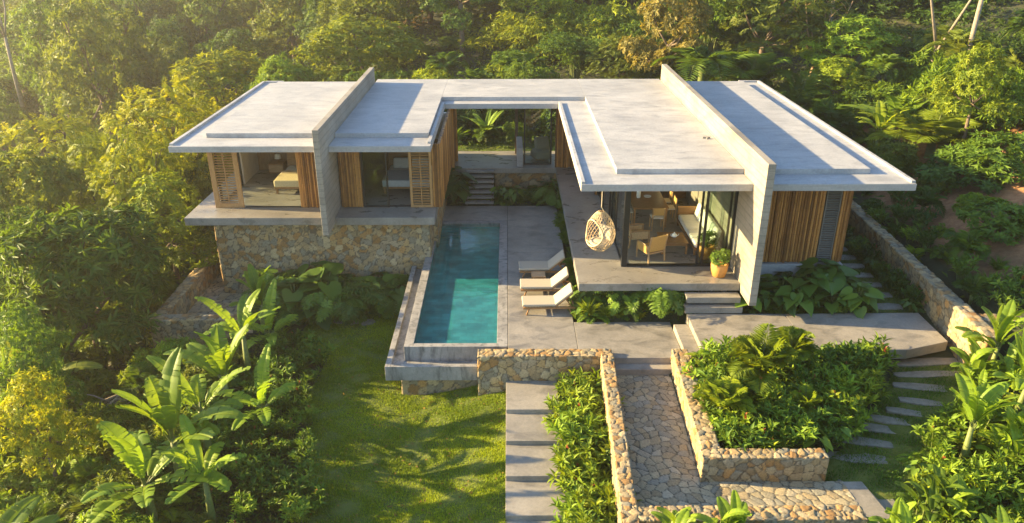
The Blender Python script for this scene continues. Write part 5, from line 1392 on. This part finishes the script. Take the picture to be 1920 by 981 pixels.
# right foreground
bed([(8.9, 12.2), (8.9, 13.4), (9.7, 14.4), (11.2, 15.7), (12.2, 16.9), (14.5, 16.8), (16, 14), (11.5, 9.5), (8.4, 9.5)], 130, .41, 39, K_CANNA + K_GINGER + K_GINGER + K_FERN[:1] + K_EAR[2:], (LG, MG, YG, LG), .6, .95, '@ in the lush planting at the lower right picture edge', 'lush planting at the lower right')
for u, v, s, lb in ((1850, 720, .75, 'broad paddle leaved plant nearest the boundary wall end'), (1800, 880, .8, 'broad paddle leaved plant in the lower right planting'), (1900, 800, .8, 'broad paddle leaved plant at the right picture edge')):
    spot(K_BANANA[0], u, v, s, LG, lb, 'paddle leaved plants at the lower right')
for x, y, s, lb in ((3.3, 11.25, .8, 'upright broad leaves rising before the lowest wall, left pair'), (4.35, 11.25, .85, 'upright broad leaves rising before the lowest wall, right pair'), (5.0, 11.2, .5, 'small leafy plant before the lowest wall'), (7.6, 11.5, .75, 'broad leaved plant at the right end of the lowest wall')):
    place(K_CANNA[1], x, y, -.55, s, None, lb, 'plants in front of the lowest wall', LG)
# behind the house, left side and right slope
G = 'palms and shrubs behind the right wing'
for u, vt, y, w, k, c, lb in ((1320, 92, 38, 170, K_PALM[2], MG, 'arching palm right behind the right fin wall'), (1415, 98, 38.5, 150, K_PALM[0], MG, 'second arching palm above the back of the right roof'), (1500, 140, 37, 110, K_PALM[1], MG, 'palm at the back corner of the right roof'), (1560, 190, 34, 110, K_PALM[1], DG, 'small palm beside the far right roof edge'), (1690, 175, 32, 130, K_BANANA[0], LG, 'banana plant above the red bank'), (1660, 200, 31, 110, K_BANANA[2], YG, 'upright paddle leaved plant beside the banana above the red bank'), (1760, 215, 30, 170, K_TREEFERN[0], YG, 'golden palm like fern right of the banana'), (1620, 165, 36, 120, K_SHRUB[3], MG, 'dense shrub above the right roof edge'), (1760, 170, 36, 130, K_PALM[2], MG, 'palm below the pale forked trunk'), (1880, 250, 27, 160, K_SHRUB[1], MG, 'leafy shrub at the right picture edge on the slope'), (1800, 300, 27, 150, K_SHRUB[0], DG, 'dark shrub under the young straight tree'), (1890, 380, 23, 130, K_SHRUB[2], MG, 'shrub at the right picture edge above the boundary wall')):
    stand(k, u, vt, y, w, c, lb, G)
bed([(12.2, 29), (12.2, 37), (2, 37.5), (2, 41), (13, 43), (24, 40), (32, 36), (30, 24), (24, 24), (17, 33)], 130, .9, 40, K_SHRUB + K_PALM[:2] + K_FERN + K_GINGER[:2] + K_BAMBOO[:0], (MG, DG, YG, OL, LG), .9, 1.7, '@ in the undergrowth behind and right of the villa', 'undergrowth plants behind the villa')
bed([(-12, 36), (-12, 46), (2, 44), (2, 38.5), (-4, 38.5)], 60, .9, 41, K_SHRUB + K_PALM[:1] + K_EAR[:1], (MG, DG, YG), 1.0, 1.7, '@ in the garden behind the link roof', 'plants behind the link')
G = 'plants seen through the link'
for x, y, k, s, c, lb in ((-1.0, 36.6, K_PALM[1], .8, MG, 'leafy palm seen through the open garden link'), (-1.05, 36.7, K_TRAV[0], .7, LG, 'upright paddle leaves seen through the open garden link'), (-2.6, 36.9, K_TUFT[1], 1.6, MG, 'grassy tuft at the left of the open garden link'), (.5, 37.2, K_SHRUB[1], .8, LG, 'light shrub beside the dark link column'), (-2.0, 38.2, K_SHRUB[3], .9, DG, 'dark shrub behind the palm of the link garden'), (1.2, 38.3, K_FERN[1], 1.2, MG, 'fern behind the glass of the link'), (-.2, 38.6, K_SHRUB[3], 1.0, DG, 'dense shrub at the end of the link garden')):
    place(k, x, y, None, s, None, lb, G, c)

# low leafy ground cover nobody could count
def cover(n, xr, yr, L, h, name, col, keep):
    x = rng.uniform(*xr, n); y = rng.uniform(*yr, n); k = keep(x, y); x, y = x[k], y[k]; n = len(x); f = Fol()
    cl = .5 + .5 * np.sin(x * 1.3 + 2 * np.sin(y * .7)) * np.sin(y * 1.1 + 1.5 * np.sin(x * .6))
    z = T(x, y) + h * rng.random(n) * (.3 + cl)
    D = rv(n); D[:, 2] = np.abs(D[:, 2]) * .5 + .1
    f.leaves(np.stack([x, y, z], 1), D, np.array((0, 0, 1.)) + .5 * rv(n), L * rng.uniform(.6, 1.3, n), L * .4, LEAF2)
    o = obj(name, f.mesh(name), M_LEAF); o.color = (*col, 1); tag(o, kind='stuff')
nothouse = lambda x, y: ~((x > -12.2) & (x < 13.2) & (y > 10) & (y < 35.5)) & (earth(x, y) < .1 + .25 * rng.random(len(x)))
cover(75000, (-46, 40), (6, 60), .30, .6, 'undergrowth', (.05, .075, .014), nothouse)
cover(60000, (-120, 90), (58, 180), .8, 1.6, 'undergrowth', (.045, .06, .015), lambda x, y: np.abs(x) < y * .95)
beds_ = [[(-4.6, 9.5), (-5.3, 16), (-5.9, 18.3), (-5.85, 20.2), (-6.9, 21.9), (-11.6, 21.7), (-12.2, 9.5)], [(-7.5, 22.3), (-10.2, 25), (-3.1, 25), (-4.2, 24.3), (-5.4, 23.6), (-6.7, 23.2)], [(4.95, 13.9), (4.95, 17.8), (10.2, 17.8), (9.2, 16.3), (8.2, 14.8), (7.1, 13.9)], [(1.3, 11), (1.3, 17.9), (2.4, 17.9), (2.2, 11)],
        [(9.5, 9.5), (9.4, 13.6), (10.3, 14.6), (11.6, 15.8), (12.6, 17.3), (14, 17.6), (14, 9.5)], [(7.2, 20.2), (7.2, 21.8), (10.8, 21.8), (10.8, 20.2)], [(2.1, 20.24), (2.1, 21.6), (6.8, 21.6), (6.8, 20.24)], [(-2.6, 30.5), (-2.6, 32.2), (2.1, 32.2), (2.1, 30.5)], [(12.0, 20.2), (12.0, 30), (12.6, 30), (12.5, 20.2)]]
def inbeds(x, y):
    k = np.zeros(len(x), bool)
    for p in beds_: k |= inpoly(x, y, p)
    return k
cover(110000, (-12.5, 14), (9.5, 32.5), .14, .3, 'bed_ground_cover', (.045, .07, .013), inbeds)

f = Fol(); n = 420; x = rng.uniform(-5.4, -.1, n); y = rng.uniform(11, 24, n); k = inpoly(x, y, LAWN); x, y = x[k], y[k]; n = len(x)
D = rv(n); D[:, 2] *= .2
f.leaves(np.stack([x, y, T(x, y) + .075], 1), D, np.array((0, 0, 1.)) + .4 * rv(n), rng.uniform(.05, .13, n), .05)
o = obj('fallen_leaves', f.mesh('fallen_leaves'), M_LEAF); o.color = (.13, .085, .03, 1); tag(o, kind='stuff')
# ------------------------------------------------------------------ pots and dry wood
def planter(x, y, s, label):
    t = thing('planter', label, 'planter', (x, y, RZ), 0, 'clay planters of the living terrace'); t.scale = (s, s, s)
    MB().lathe([(.16, 0), (.2, .02), (.25, .22), (.265, .4), (.25, .43), (.225, .43), (.215, .38), (.03, .36)], n=28).build('pot', M_TERRA, t, 0, smooth=True)
    f = Fol(); P, A = lobed([((0, 0, .58), (.27, .27, .22)), ((.1, .05, .72), (.17, .17, .14)), ((-.12, 0, .66), (.17, .17, .14))], 120, .4, .5); whorls(f, P, A, 6, .09, .04)
    o = obj('foliage', f.mesh('foliage'), M_LEAF, t); o.color = (.07, .11, .02, 1)
planter(6.42, 21.1, 1.0, 'round ochre pot with bushy plant standing outside the glass')
planter(6.35, 22.45, 1.05, 'ochre pot with bushy plant added inside the glass, in place of a reflection')  # added pot, stands for the mirror image of the outer one
t = ground(190, 800)
b = MB(); random.seed(3)
for i in range(16):
    a = random.uniform(-.6, .9) + (3.14 if i % 3 == 0 else 0); l = random.uniform(.7, 2.0); p = Vector((random.uniform(-.4, .4), random.uniform(-.4, .4), .55)); e = p + Vector((math.cos(a) * l, math.sin(a) * l, random.uniform(.0, .7)))
    b.tube([p, p.lerp(e, .5) + Vector((0, 0, random.uniform(-.1, .25))), e], [.035, .022, .008], 6)
o = b.build('dry_branches', M_DRY, None, 0, smooth=True); o.location = (t[0], t[1], t[2]); tag(o, 'tangle of dead grey branches lying in the lower left shrubs', 'dry branches')

# ------------------------------------------------------------------ haze of the valley
m, nt_, bs = mat('haze'); nt_.nodes.remove(bs)
pv = nt_.nodes.new('ShaderNodeVolumePrincipled'); pv.inputs['Color'].default_value = (1.0, .93, .80, 1); pv.inputs['Density'].default_value = .0009; pv.inputs['Anisotropy'].default_value = .55
nt_.links.new(pv.outputs[0], nt_.nodes['Material Output'].inputs['Volume'])
hz = MB().box(-130, 124, -17, 190, -26, 34).build('haze', m); tag(hz, kind='stuff')

random.seed(31)
for x, y in ((-9, 55), (-3, 53), (2, 57), (-12, 60), (-6, 62), (1, 64), (6, 60), (-1, 69), (-8, 70), (5, 72), (11, 66), (-15, 66), (26, 60), (33, 56), (38, 62), (20, 66)):
    place(random.choice(K_FOREST), x, y, None, random.uniform(.8, 1.1), None, wood_label(K_FOREST[0], x, y) if x > 0 else far_label(x, y, MG, .9), GB if x > 0 else GF_, random.choice((MG, OL, DG)), random.uniform(.7, 1.0))

random.seed(41)
for u, v, y in ((330, 40, 95), (560, 30, 84), (610, 60, 76), (700, 15, 90), (150, 60, 100), (890, 10, 74)):
    p = at(u, v, y=y); place(random.choice(K_BARE[1:]), p[0], y, p[2] - 5, random.uniform(.8, 1.1), None, 'bare pale trunk showing among the dark hillside trees above the roofs', GF_, OL)
